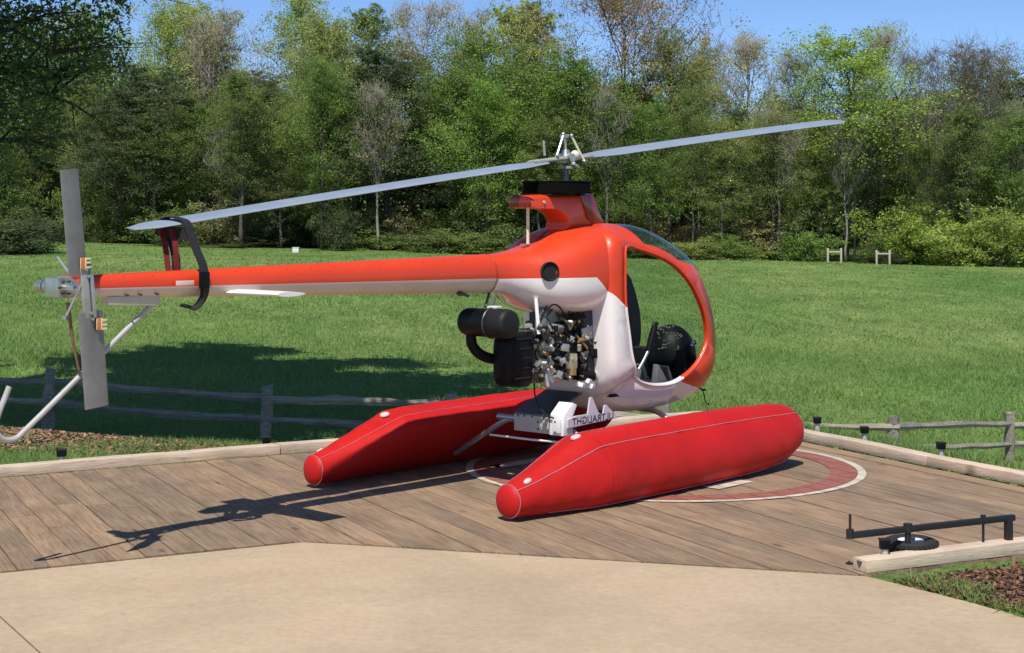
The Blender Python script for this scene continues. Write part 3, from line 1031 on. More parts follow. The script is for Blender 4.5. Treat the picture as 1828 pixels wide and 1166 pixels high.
# ---- pylon, drive pulley, mast, head
pyl = [(.25, 1.482), (-.06, 1.455), (-.075, 1.50), (-.12, 1.55), (-.20, 1.585), (-.38, 1.590), (-.405, 1.605), (-.405, 1.645), (-.38, 1.662), (.10, 1.672), (.145, 1.655), (.19, 1.585)]
bm = bmesh.new()
pc = closed_curve(pyl, 4)
lay = []
for yy, sc_ in ((-.085, .80), (-.075, .93), (-.045, 1.0), (.045, 1.0), (.075, .93), (.085, .80)):
    ccx, ccz = -.05, 1.57
    lay.append([(ccx + (p[0] - ccx) * (sc_ ** .35), yy * (1.0 + .5 * max(0, 1.56 - p[1])), ccz + (p[1] - ccz) * sc_) for p in pc])
bm.free()
bm = loft('pylon', lay, None)
PYL = finish(bm, 'mast_pylon', ORANGE, heli, smooth=40)
# dark red rear and front cheeks of the pylon
DRED = mat('dark_red_gel', (.22, .008, .006), .22, var=.25, vscale=10, coat=.5)
prism('pylon_cheek', [(.02, 1.668), (.115, 1.676), (.155, 1.66), (.205, 1.57), (.255, 1.492), (.16, 1.484), (.085, 1.53), (.07, 1.58)], -.095, .095, DRED, PYL, bevel=.012)
box('pylon_clamp', (-.405, 0, 1.622), (.05, .15, .066), DRED, PYL, bevel=.014)
cyl('rivet', (-.30, -.075, 1.622), (-.30, -.094, 1.622), .008, PATCH, PYL, seg=10)
bm = bmesh.new()
bm_cyl(bm, (-.085, 0, 1.676), (-.085, 0, 1.742), .200, .200, 48)
pul = finish(bm, 'drive_pulley', mat('pulley_black', (.003, .003, .003), .9, spec=.1), heli, bevel=.004)
cyl('pulley_rim', (-.085, 0, 1.743), (-.085, 0, 1.747), .204, mat('dark_grey_rim', (.008, .007, .007), .85, spec=.15), pul, seg=48)
cyl('rotor_mast', (0, 0, 1.62), (0, 0, 1.90), .0175, STEEL, heli, seg=14)
prod = cyl('push_rod', (-.354, -.01, 1.372), (-.354, -.01, 1.60), .0095, YELLOWROD, heli, seg=10)
box('push_rod_foot', (-.354, -.01, 1.376), (.11, .022, .010), ALU, prod, bevel=.002)
cyl('push_rod_cable', (-.285, .01, 1.382), (-.18, 0, 1.45), .007, STEEL, prod, seg=8)
rotor = empty('main_rotor', parent=heli)
BY = R(-2.7)
bd = Vector((math.cos(BY), math.sin(BY), 0)); bnv = Vector((-math.sin(BY), math.cos(BY), 0))
hubz = 1.885
bm = bmesh.new()
bm_box(bm, (0, 0, hubz), (.10, .055, .045), Euler((0, R(-7), BY)))
bm_cyl(bm, (0, -.055, hubz + .005), (0, .055, hubz + .005), .026, None, 16)
bm_cyl(bm, (0, 0, hubz), (0, 0, hubz + .055), .035, .020, 16)
rh = finish(bm, 'rotor_hub', ALU, rotor, bevel=.004)
bm = bmesh.new()
bmesh.ops.create_uvsphere(bm, u_segments=16, v_segments=10, radius=.030)
bmesh.ops.translate(bm, vec=(.045, -.035, hubz + .022), verts=bm.verts)
finish(bm, 'teeter_bearing', mat('cream_bearing', (.66, .58, .44), .5), rh)
for s in (-1, 1):
    e = Vector((0, 0, hubz)) + bd * (s * .30) + Vector((0, 0, s * .030))
    bm = bmesh.new()
    for off in (-.030, .030):
        bm_cyl(bm, Vector((0, 0, hubz)) + bnv * off + bd * s * .03, e + bnv * off * .8, .014, .011, 10)
    finish(bm, 'blade_grip', ALU_D, rh)
    g = box('grip_plate', Vector((0, 0, hubz + s * .018)) + bd * (s * .17), (.24, .075, .010), ALU, rh, rot=Euler((0, R(-6.5), BY)), bevel=.002)
bm = bmesh.new()
bm_cyl(bm, (0, 0, hubz + .05), (-.008, 0, 2.01), .008, .007, 10)
bm_box(bm, (-.012, 0, 2.02), (.045, .03, .022))
finish(bm, 'control_post', ALU, rh, bevel=.002)
for (p0, p1, m_) in (((-.035, -.01, 2.025), (-.115, -.03, 1.905), ALU), ((.030, -.02, 2.02), (.105, -.055, 1.875), YELLOWROD), ((-.145, .05, 1.99), (-.135, .05, 1.90), ALU)):
    cyl('control_rod', p0, p1, .0075, m_, rh, seg=8)
for c_ in ((-.035, -.01, 2.030), (.030, -.02, 2.024), (.107, -.055, 1.872), (-.115, -.03, 1.90)):
    bm = bmesh.new(); bmesh.ops.create_uvsphere(bm, u_segments=10, v_segments=6, radius=.013)
    bmesh.ops.translate(bm, vec=c_, verts=bm.verts); finish(bm, 'rod_end', ALU, rh)
box('swash_arm', (.03, -.05, 1.845), (.09, .02, .018), ALU, rh, rot=Euler((0, R(12), R(20))), bevel=.003)
cyl('swash_ring', (0, 0, 1.825), (0, 0, 1.84), .045, ALU_D, rh, seg=20, bevel=.003)
for (p0, p1) in (((-.04, -.03, 1.84), (-.03, -.03, 1.74)), ((.035, .03, 1.84), (.03, .03, 1.74))):
    cyl('pitch_rod', p0, p1, .005, STEEL, rh, seg=8)
def main_blade(s):
    N = 28
    prof = []
    for i in range(16):
        a = 2 * math.pi * i / 16
        c = .5 + .5 * math.cos(a)
        prof.append((c - .5, math.sin(a) * (.055 * (.3 + .7 * math.sqrt(max(1 - c, 0) + .05)))))
    rings = []
    for k in range(N + 1):
        t = k / N
        r = .20 + t * (2.97 - .20)
        z = hubz + (r * .1235 if s > 0 else -r * .1387) + .006 * math.sin(t * math.pi)
        ch = .185 if k > 1 else .12 + .03 * k
        if t > .955: ch *= max(.42, 1 - ((t - .955) / .045) ** 2 * .58)
        pitch = R(6.5) if s < 0 else R(9.5)
        sgn = 1
        c = bd * (s * r) + Vector((0, 0, z))
        cd = bnv * math.cos(pitch) + Vector((0, 0, 1)) * math.sin(pitch)
        u = Vector((0, 0, 1)) * math.cos(pitch) - bnv * math.sin(pitch)
        rings.append([c + cd * (p[0] * ch) + u * (p[1] * ch) for p in prof])
    bm = loft('blade', rings, None)
    return finish(bm, 'main_rotor_blade', BLADE, rotor, smooth=50)
main_blade(-1); main_blade(1)

# ---- floats
def make_float(side):
    y0 = side * .745
    fl = None
    # cross-section: (outward, up) of unit size, flat-topped with an undercut inner wall
    sec = [(-.16, .955), (.10, 1.0), (.45, .93), (.80, .72), (.98, .45), (.95, .20), (.70, .04), (.38, .0), (.08, .06), (-.30, .22), (-.66, .44), (-.90, .66), (-.92, .80), (-.66, .915)]
    secc = [(v.x, v.y) for v in catmull([(p[0], p[1], 0) for p in sec], 4, True)]
    # stations: x, half width, height, bottom z
    S = [(-1.335, .083, .168, .016), (-1.18, .112, .225, .006), (-.98, .151, .300, .003), (-.80, .186, .366, .002), (-.755, .194, .380, .002), (-.70, .199, .388, .002), (-.58, .203, .394, .002), (-.35, .205, .398, .002), (0, .206, .400, .003), (.35, .206, .400, .006), (.70, .203, .390, .012), (.92, .196, .366, .028), (1.08, .186, .340, .046), (1.18, .170, .308, .066), (1.235, .138, .250, .096), (1.258, .070, .13, .16)]
    C = catmull([(s[0], s[1], s[2]) for s in S], 14); Z = catmull([(s[0], s[3], 0) for s in S], 14)
    rr = random.Random(7 + side)
    rings = []
    for i, (c, zb) in enumerate(zip(C, Z)):
        w = 1 + rr.uniform(-.004, .004)
        # round the section off towards the stern disc
        k = min(1, max(0, (c.x + 1.335) / .5))
        k2 = min(1, max(0, (1.25 - c.x) / .25))
        kk = min(k, k2)
        ring = []
        for j, (a, b_) in enumerate(secc):
            ang_ = 2 * math.pi * j / len(secc)
            th = math.atan2(b_ - .5, a * .55)
            ca, cb = math.cos(th), .5 + .5 * math.sin(th)
            aa = ca * (1 - kk) + a * kk; bb = cb * (1 - kk) + b_ * kk
            ring.append((c.x, y0 + side * aa * c.y * w, zb.y + bb * c.z))
        rings.append(ring)
    # domed stern cap
    c0_ = [sum(p[i] for p in rings[0]) / len(rings[0]) for i in range(3)]
    dome = [[(c0_[0] - dx, c0_[1] + (p[1] - c0_[1]) * k_, c0_[2] + (p[2] - c0_[2]) * k_) for p in rings[0]] for dx, k_ in ((.030, .18), (.026, .48), (.018, .76), (.008, .93))]
    # the fabric is not taut everywhere: shallow puckers and girth seams
    def pucker(x, y, z, i, j):
        w_ = .0020 * math.sin(x * 21 + z * 9 + side) * math.sin(z * 17 + x * 5) + .0014 * math.sin(x * 47 + y * 30) * math.sin(z * 38)
        for gx in (-.72, -.05, .62):
            w_ -= .0025 * math.exp(-((x - gx) / .010) ** 2)
        return w_
    body_r = []
    for i, rg in enumerate(rings):
        cz_ = sum(p[2] for p in rg) / len(rg)
        row = []
        for j, p in enumerate(rg):
            d_ = Vector((0, p[1] - y0, p[2] - cz_)); L0 = max(d_.length, 1e-4); d_ /= L0
            k_ = pucker(p[0], p[1], p[2], i, j) if p[2] > .02 else 0
            row.append((p[0], p[1] + d_.y * k_, max(p[2] + d_.z * k_, .001)))
        body_r.append(row)
    bm = loft('float', dome + body_r, None, caps=True)
    fl = finish(bm, 'float', REDPVC, heli, smooth=50)
    # seams: outer shoulder, keel
    def seam(j, r, i0=0, i1=None, lift=.001):
        pts = [Vector(rg[j % len(secc)]) for rg in rings[i0:i1]]
        cen = [Vector((rg[0][0], y0, sum(p[2] for p in rg) / len(rg))) for rg in rings[i0:i1]]
        pts = [p + (p - c).normalized() * lift for p, c in zip(pts, cen)]
        tube('seam_tape', pts, r, REDSEAM, fl, seg=6)
    jo = 4 * 2 + 2
    seam(jo, .0030, 0, len(rings) - 9)
    seam(4 * 13 + 1, .0018, 0, len(rings) - 9)
    seam(4 * 6, .0030, 18, len(rings) - 36)
    # ring and fine stitches round the stern disc
    r0 = [Vector(p) for p in rings[0]]
    cc = sum(r0, Vector()) / len(r0)
    tube('stern_ring', [p + Vector((-.002, 0, 0)) + (p - cc) * .01 for p in r0], .0022, REDSEAM, fl, seg=6, closed=True)
    bm = bmesh.new()
    for k in range(0, len(r0)):
        p = r0[k]
        d_ = (cc - p).normalized()
        bm_cyl(bm, p + Vector((-.003, 0, 0)) + d_ * .001, p + Vector((-.003, 0, 0)) + d_ * .016, .0014, None, 5)
    finish(bm, 'stern_stitching', REDSEAM, fl)
    tag(fl.children[-1], kind='stuff')
    # white patches: stern lug and valve disc
    i = 9
    p = Vector(rings[i][jo - 2])
    bm = bmesh.new()
    bmesh.ops.create_uvsphere(bm, u_segments=14, v_segments=8, radius=1)
    bmesh.ops.transform(bm, matrix=Matrix.Translation(p) @ Euler((side * R(-25), R(-20), 0)).to_matrix().to_4x4() @ Matrix.Diagonal((.026, .016, .009, 1)), verts=bm.verts)
    finish(bm, 'lug_patch', PATCH, fl)
    i = [k for k, c in enumerate(C) if c.x > -.80][0]
    ring = rings[i]
    p = max((Vector(q) for q in ring), key=lambda v: v.z)
    bm = bmesh.new()
    bm_cyl(bm, (0, 0, -.004), (0, 0, .005), .030, .026, 20)
    bmesh.ops.transform(bm, matrix=Matrix.Translation(p + Vector((.0, -side * .03, -.002))) @ Euler((side * R(5), R(-18), 0)).to_matrix().to_4x4(), verts=bm.verts)
    finish(bm, 'valve', PATCH, fl, bevel=.002)
    return fl
make_float(-1); make_float(1)

# ---- landing gear frame under the cabin
frame = box('keel_box', (-.215, 0, .335), (.20, .27, .108), mat('greige_case', (.46, .43, .38), .55, var=.12, vscale=20), heli, bevel=.006)
bm = bmesh.new()
a_ = [(-.316, -.132, .3905), (-.316, .132, .3905), (-.02, .14, .50), (-.02, -.14, .50)]
vs0 = [bm.verts.new(p) for p in a_]; vs1 = [bm.verts.new((p[0], p[1], p[2] - .012)) for p in a_]
bm.faces.new(vs0); bm.faces.new(list(reversed(vs1)))
for i in range(4): bm.faces.new((vs0[(i + 1) % 4], vs0[i], vs1[i], vs1[(i + 1) % 4]))
bmesh.ops.recalc_face_normals(bm, faces=bm.faces)
finish(bm, 'sloped_cover', mat('dark_grey_cover', (.085, .09, .095), .55, var=.25, vscale=18), frame, smooth=0)
for y in (-.10, -.055, -.01, .05, .10):
    for z in (.305, .345, .372):
        if (int(y * 200) + int(z * 100)) % 2:
            cyl('bolt', (-.312, y, z), (-.3195, y, z), .0055, STEEL, frame, seg=8)
WBR = mat('white_bracket', (.80, .79, .75), .4, var=.06, vscale=20)
def clevis(s):
    br = prism('clevis', [(-.385, .29), (-.30, .29), (-.295, .40), (-.26, .46), (-.30, .475), (-.375, .41)], s * .20, s * .305, WBR, frame, bevel=.006)
    box('clevis_plate', (-.389, s * .26, .345), (.006, .06, .075), WHITE_M, br, bevel=.001)
    for dz in (.31, .37):
        cyl('bolt', (-.385, s * .25, dz), (-.394, s * .25, dz), .006, STEEL, br, seg=8)
clevis(-1)
for s in (-1,):
    prism('side_plate', [(-.365, .335), (.10, .354), (.06, .385), (-.015, .44), (-.032, .438), (-.045, .385), (-.085, .40), (-.145, .495), (-.165, .495), (-.185, .40), (-.29, .40), (-.365, .385)], s * .312, s * .322, mat('lavender_white', (.62, .58, .61), .3, var=.06), frame, bevel=.002, smooth=0)
for s in (-1, 1):
    for x in (-.27, .62):
        tube('cross_leg', [(x, s * .13, .345), (x, s * .24, .325), (x, s * .44, .215), (x, s * .66, .09)], .0165, ALU, frame, seg=12, smooth_path=5)
cyl('cross_tube', (-.27, -.30, .345), (-.27, .30, .345), .018, ALU, frame, seg=12)
cyl('cross_tube', (.62, -.20, .345), (.62, .20, .345), .018, ALU, frame, seg=12)
tube('tie_cable', [(-.30, .34, .235), (-.31, 0, .237), (-.32, -.42, .248)], .0065, WHITE_M, frame, seg=8)
# lettering on the near side plate (the photograph shows it mirrored)
cu = bpy.data.curves.new('lettering', 'FONT')
cu.body = 'ULTRALIGHT'
cu.size = .062
cu.extrude = .0006
cu.space_character = 1.0
to = bpy.data.objects.new('lettering_tmp', cu)
COL.objects.link(to)
dg = bpy.context.evaluated_depsgraph_get()
me = bpy.data.meshes.new_from_object(to.evaluated_get(dg))
bpy.data.objects.remove(to)
xs_ = [v.co.x for v in me.vertices]
x0, x1 = min(xs_), max(xs_)
for v in me.vertices:
    u = (v.co.x - x0) / (x1 - x0)
    v.co = Vector((.048 - u * .375, -.3235 + v.co.z * .5, .350 + v.co.y * .92 + (1 - u) * .004))
me.name = 'side_lettering'
link('side_lettering', me, LETTER, frame)

# ---- engine bay
eng = bmesh.new()
bm_box(eng, (-.26, -.04, .735), (.48, .22, .30))
bm_box(eng, (-.18, -.03, .88), (.26, .16, .10))
bm_cyl(eng, (-.22, -.13, .72), (-.22, -.17, .72), .075, None, 24)
bm_cyl(eng, (-.40, -.13, .76), (-.40, -.165, .76), .055, None, 20)
engine = finish(eng, 'engine', mat('engine_casting', (.13, .12, .105), .5, metal=.5, var=.4, vscale=22, bump=.4, bscale=70), heli, bevel=.008)
# black radiator shroud / airbox
shr = []
for (x, w) in ((-.705, .08), (-.69, .11), (-.66, .125), (-.58, .13), (-.53, .13), (-.515, .12)):
    shr.append([(x, -.115 + p[1], p[2]) for p in sup(x, w * .62, .575 - (w - .13), .885 + (w - .13), 5, 32)])
bm = loft('shroud', shr, None)
finish(bm, 'radiator_shroud', BLACK, engine, smooth=50)
for k in range(5):
    z = .63 + k * .055
    box('shroud_rib', (-.605, -.195, z), (.13, .006, .010), BLACK_M, engine, bevel=.002)
# muffler lies across the machine
bm = bmesh.new()
prof = [(.085, .0), (.085, .050), (.072, .070), (.05, .079), (-.13, .080), (-.135, .083), (-.235, .083), (-.25, .081), (-.268, .075), (-.275, .058), (-.275, 0)]
mx_, mz_ = -.79, .945
rings = []
for (y, r) in prof[1:-1]:
    rings.append([(mx_ + r * math.cos(2 * math.pi * k / 32), y, mz_ + r * math.sin(2 * math.pi * k / 32)) for k in range(32)])
bm.free()
bm = loft('muffler', rings, None)
for f in bm.faces:
    c = f.calc_center_median().y
    f.material_index = 1 if c < -.13 else 0
mf = finish(bm, 'muffler', [BLACK, mat('grey_black_cap', (.014, .014, .015), .55, var=.3, vscale=20, spec=.25)], engine, smooth=50)
tube('muffler_clamp', [(mx_ + .0835 * math.cos(a * math.pi / 12), -.132, mz_ + .0835 * math.sin(a * math.pi / 12)) for a in range(24)], .005, STEEL, mf, closed=True, seg=6)
box('muffler_bracket', (mx_ + .02, -.13, mz_ + .088), (.05, .07, .012), WHITE_M, mf, bevel=.002)
cyl('muffler_hanger', (mx_ + .03, -.05, mz_ + .085), (mx_ + .10, -.02, 1.115), .008, STEEL, mf, seg=8)
tube('exhaust_pipe', [(-.79, .03, .88), (-.785, .03, .82), (-.745, .01, .765), (-.68, -.02, .735), (-.60, -.05, .73)], .030, BLACK, engine, seg=14, smooth_path=6)
# belt drive case, housing and pulleys
prism('belt_case', [(-.40, .86), (-.20, .84), (-.215, .90), (-.30, 1.00), (-.345, 1.02), (-.39, 1.01)], -.16, -.10, mat('grey_green_case', (.20, .215, .19), .5, var=.2, vscale=20), engine, bevel=.006)
cyl('cooling_fan', (-.21, -.12, .93), (-.21, -.02, .93), .125, mat('brown_grey_disc', (.10, .085, .07), .6, var=.4, vscale=25), engine, seg=36, bevel=.006)
for k in range(3):
    r = .128 + k * .012
    tube('belt_guard', [(-.21 + r * math.cos(R(a)), -.14 - .01 * k, .93 + r * math.sin(R(a))) for a in range(-20, 181, 10)], .004, STEEL, engine, seg=6)
rr = random.Random(11)
SILV = mat('bright_metal', (.72, .70, .66), .25, metal=.9, var=.2, vscale=30)
cols = [GOLD, ALU, STEEL, BLACK, ALU_D, SILV, BLACK_M, ALU, STEEL, ALU_D, GREY]
names = {0: 'engine_fitting', 1: 'engine_bracket', 2: 'engine_bolt'}
for k in range(135):
    x = rr.uniform(-.53, .02); z = rr.uniform(.60, .93)
    y = -rr.uniform(.15, .235)
    m_ = rr.choice(cols)
    t = rr.random()
    if t < .45:
        d = Vector((rr.uniform(-1, 1), rr.uniform(-1, .2), rr.uniform(-1, 1))).normalized() * rr.uniform(.015, .04)
        cyl(names[0], (x, y, z), Vector((x, y, z)) + d, rr.uniform(.005, .016), m_, engine, seg=12, bevel=.0015)
    elif t < .75:
        box(names[1], (x, y, z), (rr.uniform(.015, .06), rr.uniform(.01, .03), rr.uniform(.012, .05)), m_, engine, rot=Euler((rr.uniform(-.4, .4), rr.uniform(-.6, .6), rr.uniform(-.5, .5))), bevel=.002)
    else:
        cyl(names[2], (x, y, z), (x, y - .02, z), rr.uniform(.006, .012), SILV if rr.random() < .6 else m_, engine, seg=6)
for k in range(13):
    p0 = Vector((rr.uniform(-.46, .0), -.17, rr.uniform(.62, .95)))
    p3 = Vector((rr.uniform(-.46, .0), -.19, rr.uniform(.60, .98)))
    mid = (p0 + p3) / 2 + Vector((rr.uniform(-.04, .04), -rr.uniform(.02, .06), rr.uniform(-.06, .08)))
    tube('hose', [p0, p0.lerp(mid, .5) + Vector((0, -.02, .01)), mid, p3.lerp(mid, .5), p3], rr.choice([.004, .006, .009]), rr.choice([BLACK, BLACK_M, GOLD, BLACK]), engine, seg=8, smooth_path=5)
# control cables arching over the fan
for k, (a0, top, b0) in enumerate((((-.40, -.15, .97), (-.30, -.20, 1.06), (-.14, -.19, .86)), ((-.36, -.15, .95), (-.24, -.20, 1.045), (-.10, -.19, .82)), ((-.42, -.14, .92), (-.33, -.21, 1.03), (-.20, -.2, .84)))):
    tube('control_cable', [a0, Vector(a0).lerp(Vector(top), .55) + Vector((0, 0, .03)), top, Vector(top).lerp(Vector(b0), .5) + Vector((.02, 0, .02)), b0], .0045, BLACK_M, engine, seg=6, smooth_path=6)
for cx_, cz_ in ((-.40, .80), (-.40, .68)):
    cb = cyl('cylinder', (cx_, -.12, cz_), (cx_, -.22, cz_), .040, ALU_D, engine, seg=20)
    for q_ in range(6):
        cyl('cooling_fin', (cx_, -.135 - q_ * .015, cz_), (cx_, -.140 - q_ * .015, cz_), .052, ALU, cb, seg=20)
    cyl('spark_plug', (cx_, -.22, cz_), (cx_, -.25, cz_), .009, WHITE_M, cb, seg=10)
    cyl('plug_cap', (cx_, -.245, cz_), (cx_ + .01, -.262, cz_ + .02), .011, BLACK, cb, seg=10)
box('carburettor', (-.20, -.20, .70), (.07, .06, .09), mat('pale_gold_casting', (.55, .47, .30), .42, metal=.5, var=.3, vscale=30), engine, bevel=.01)
cyl('carburettor_bowl', (-.20, -.21, .66), (-.20, -.21, .62), .030, GOLD, engine, seg=18, bevel=.004)
box('ignition_coil', (-.005, -.225, .735), (.045, .045, .055), BLACK, engine, bevel=.006)
box('ignition_coil', (-.055, -.225, .755), (.04, .045, .07), BLACK, engine, bevel=.006)
cyl('starter_motor', (-.12, -.20, .615), (-.01, -.21, .60), .034, BLACK, engine, seg=18, bevel=.004)
cyl('starter_cap', (-.008, -.21, .60), (.01, -.212, .598), .03, SILV, engine, seg=18, bevel=.003)
box('engine_plate', (-.06, -.215, .855), (.10, .012, .075), ALU_D, engine, rot=Euler((0, R(-10), 0)), bevel=.003)
box('exhaust_flange', (-.36, -.20, .607), (.12, .03, .045), mat('rosy_metal', (.50, .42, .42), .35, metal=.7), engine, bevel=.004)
cyl('support_strut', (-.435, -.20, .70), (-.42, -.22, .57), .010, SILV, engine, seg=10)
cyl('support_strut', (-.455, -.16, 1.07), (-.475, -.20, .87), .011, WHITE_M, engine, seg=10)
cyl('support_strut', (-.455, .16, 1.07), (-.475, .20, .87), .011, WHITE_M, engine, seg=10)
for (x, y, z, sx) in ((-.10, -.20, .555, .06), (-.045, -.225, .545, .045), (-.01, -.20, .562, .05), (-.07, -.22, .578, .04)):
    box('engine_mount', (x, y, z), (sx, .05, .028), WBR, engine, rot=Euler((.2, .2, .3)), bevel=.004)
for (x, z) in ((-.27, .905), (-.44, .86), (-.33, .885)):
    box('rubber_mount', (x, -.17, z), (.03, .03, .05), BLACK, engine, bevel=.004)
tube('battery_cable', [(-.42, -.12, .60), (-.43, -.13, .52), (-.405, -.15, .44), (-.39, -.19, .40), (-.392, -.24, .39)], .005, BLACK_M, frame, seg=6, smooth_path=6)

# ---- cabin interior
seat_p = [(.02, .56), (.40, .545), (.47, .57), (.44, .61), (.14, .625), (.06, .70), (.0, .95), (-.05, 1.18), (-.095, 1.18), (-.09, .9), (-.05, .62)]
seat = prism('seat', seat_p, -.22, .22, mat('grey_seat_fabric', (.055, .055, .062), .85, var=.2, vscale=30), heli, bevel=.02)
box('cabin_floor', (.60, 0, .475), (.95, .50, .02), BLACK_M, heli, bevel=.004)
bn = bmesh.new()
bmesh.ops.create_uvsphere(bn, u_segments=28, v_segments=16, radius=1)
for v in bn.verts:
    p = v.co
    v.co = Vector((1.06 + p.x * .16, p.y * .165, .64 + (p.z * .205 if p.z > 0 else p.z * .12)))
binn = finish(bn, 'instrument_pod', BLACK, heli)
rr2 = random.Random(3)
bm = bmesh.new()
for k in range(60):
    a = rr2.uniform(R(110), R(250)); e = rr2.uniform(R(15), R(72))
    n_ = Vector((math.cos(a) * math.cos(e), math.sin(a) * math.cos(e), math.sin(e)))
    p = Vector((1.06 + n_.x * .162, n_.y * .167, .64 + n_.z * .207))
    bm_box(bm, p, (.008, .008, .008))
tag(finish(bm, 'pod_texture', mat('grey_specks', (.16, .17, .15), .5), binn), kind='stuff')
box('foot_panel', (.98, .02, .60), (.04, .40, .20), BLACK_M, heli, rot=Euler((0, R(-15), 0)))
lev = tube('collective_lever', [(.40, -.22, .58), (.47, -.225, .66), (.525, -.23, .735)], .009, ALU, heli, seg=10)
tube('lever_grip', [(.515, -.23, .72), (.545, -.232, .80), (.572, -.234, .865)], [.020, .022, .020], BLACK, lev, seg=12)
cyl('lever_grip_prong', (.572, -.222, .865), (.59, -.218, .89), .010, BLACK, lev, seg=8)
cyl('lever_grip_prong', (.565, -.245, .865), (.578, -.252, .89), .010, BLACK, lev, seg=8)
box('lever_box', (.40, -.20, .575), (.07, .06, .09), mat('grey_lever_box', (.20, .21, .23), .5), lev, rot=Euler((0, R(20), 0)))
cyl('cyclic_stick', (.62, -.02, .50), (.585, -.02, .70), .011, ALU, heli, seg=10)
prism('door_bin', [(.50, .525), (.62, .525), (.56, .60), (.52, .64)], -.30, -.26, GREY, heli, bevel=.004)
for s in (-1, 1):
    box('pedal', (.86, s * .10, .55), (.02, .08, .10), ALU, heli, rot=Euler((0, R(-25), 0)))
for (c_, r_) in (((1.02, -.21, .74), .018), ((.98, -.225, .725), .013)):
    bm = bmesh.new(); bmesh.ops.create_uvsphere(bm, u_segments=12, v_segments=8, radius=r_); bmesh.ops.translate(bm, vec=c_, verts=bm.verts)
    finish(bm, 'switch_knob', SILV, binn)
# ---- pitot probe at the nose
pit = tube('pitot_tube', [(1.10, -.14, .455), (1.17, -.15, .432), (1.20, -.15, .42)], .006, BLACK, heli, seg=8)
tube('pitot_hose', [(1.20, -.15, .42), (1.215, -.15, .39), (1.235, -.15, .34), (1.27, -.15, .315)], .004, BLACK_M, pit, seg=6, smooth_path=5)
box('pitot_head', (1.215, -.15, .418), (.04, .012, .014), BLACK, pit)

# ---- the tie-down straps: a thing of their own, wrapped round blade and boom
strap = empty('tie_down_strap', hw(-2.75, 0, 1.2), HELI_A)
tag(strap, 'black and dark red strap tying the rotor blade down to the tail boom', 'strap')
def S3(pts): return [Vector((p[0] + 2.75, p[1], p[2] - 1.2)) for p in pts]
W_ = (1, 0, 0)
zb = 1.512
ribbon('strap_band', S3([(-2.745, .225, zb - .004), (-2.745, .15, zb + .016), (-2.74, .08, zb + .010), (-2.735, .025, zb - .010), (-2.735, -.01, zb - .07), (-2.73, -.04, 1.38), (-2.72, -.08, 1.30), (-2.72, -.095, 1.23), (-2.72, -.085, 1.16), (-2.73, -.03, 1.105), (-2.75, .04, 1.115)]), W_, .046, .005, BLACKSTRAP, strap)
ribbon('strap_band', S3([(-2.745, .225, zb - .006), (-2.745, .20, zb - .04), (-2.75, .13, 1.42), (-2.755, .085, 1.34), (-2.76, .07, 1.26), (-2.75, .06, 1.16)]), W_, .046, .005, BLACKSTRAP, strap)
ribbon('strap_band', S3([(-2.79, .15, 1.47), (-2.80, .10, 1.38), (-2.81, .07, 1.30), (-2.81, .05, 1.24)]), W_, .030, .004, REDSTRAP, strap)
ribbon('strap_band', S3([(-2.77, .09, 1.47), (-2.775, .06, 1.40), (-2.775, .05, 1.32), (-2.77, .05, 1.25)]), W_, .030, .004, REDSTRAP, strap)
ribbon('strap_band', S3([(-2.79, .19, 1.475), (-2.76, .10, 1.455), (-2.735, .0, 1.45)]), (0, .2, 1), .06, .006, BLACKSTRAP, strap)
ribbon('strap_tail', S3([(-2.735, -.09, 1.20), (-2.735, -.095, 1.14), (-2.77, -.07, 1.10), (-2.82, -.06, 1.125)]), (0, 1, .2), .03, .006, BLACKSTRAP, strap)
box('strap_buckle', S3([(-2.735, -.110, 1.235)])[0], (.055, .014, .075), BLACK, strap)

# ================================================================== VEGETATION
def leaf_mat(name, base, rough=.6, trans=.42, obj_col=True, hue=.35):
    m = bpy.data.materials.new(name)
    m.use_nodes = True
    nt = m.node_tree
    nt.nodes.clear()
    out = nd(nt, 'ShaderNodeOutputMaterial')
    pr = nd(nt, 'ShaderNodeBsdfPrincipled')
    pr.inputs['Roughness'].default_value = rough
    pr.inputs['Specular IOR Level'].default_value = .25
    tl = nd(nt, 'ShaderNodeBsdfTranslucent')
    mx = nd(nt, 'ShaderNodeMixShader'); mx.inputs[0].default_value = trans
    at = nd(nt, 'ShaderNodeAttribute'); at.attribute_name = 'tint'
    rp = nd(nt, 'ShaderNodeValToRGB')
    e = rp.color_ramp.elements
    e[0].position = 0; e[0].color = (1 - hue * 1.2, 1 - hue, 1 - hue * .9, 1)
    e[1].position = 1; e[1].color = (1 + hue, 1 + hue * .75, 1 + hue * .5, 1)
    nt.links.new(at.outputs['Fac'], rp.inputs[0])
    ml = nd(nt, 'ShaderNodeMix', data_type='RGBA', blend_type='MULTIPLY'); ml.inputs['Factor'].default_value = 1
    if obj_col:
        oi = nd(nt, 'ShaderNodeObjectInfo')
        nt.links.new(oi.outputs['Color'], ml.inputs['A'])
    else:
        ml.inputs['A'].default_value = base
    nt.links.new(rp.outputs[0], ml.inputs['B'])
    nt.links.new(ml.outputs['Result'], pr.inputs['Base Color'])
    nt.links.new(ml.outputs['Result'], tl.inputs['Color'])
    nt.links.new(pr.outputs[0], mx.inputs[1]); nt.links.new(tl.outputs[0], mx.inputs[2])
    nt.links.new(mx.outputs[0], out.inputs[0])
    return m
LEAF = leaf_mat('leaf', None)
GRASSB = leaf_mat('grass_blade', (.195, .295, .080, 1), trans=.3, obj_col=False, hue=.36)
BARK = mat('grey_brown_bark', (.115, .095, .075), .9, var=.4, vscale=3, bump=.5, bscale=12)
BARK_P = mat('pale_grey_bark', (.26, .235, .195), .9, var=.3, vscale=3, bump=.5, bscale=12)
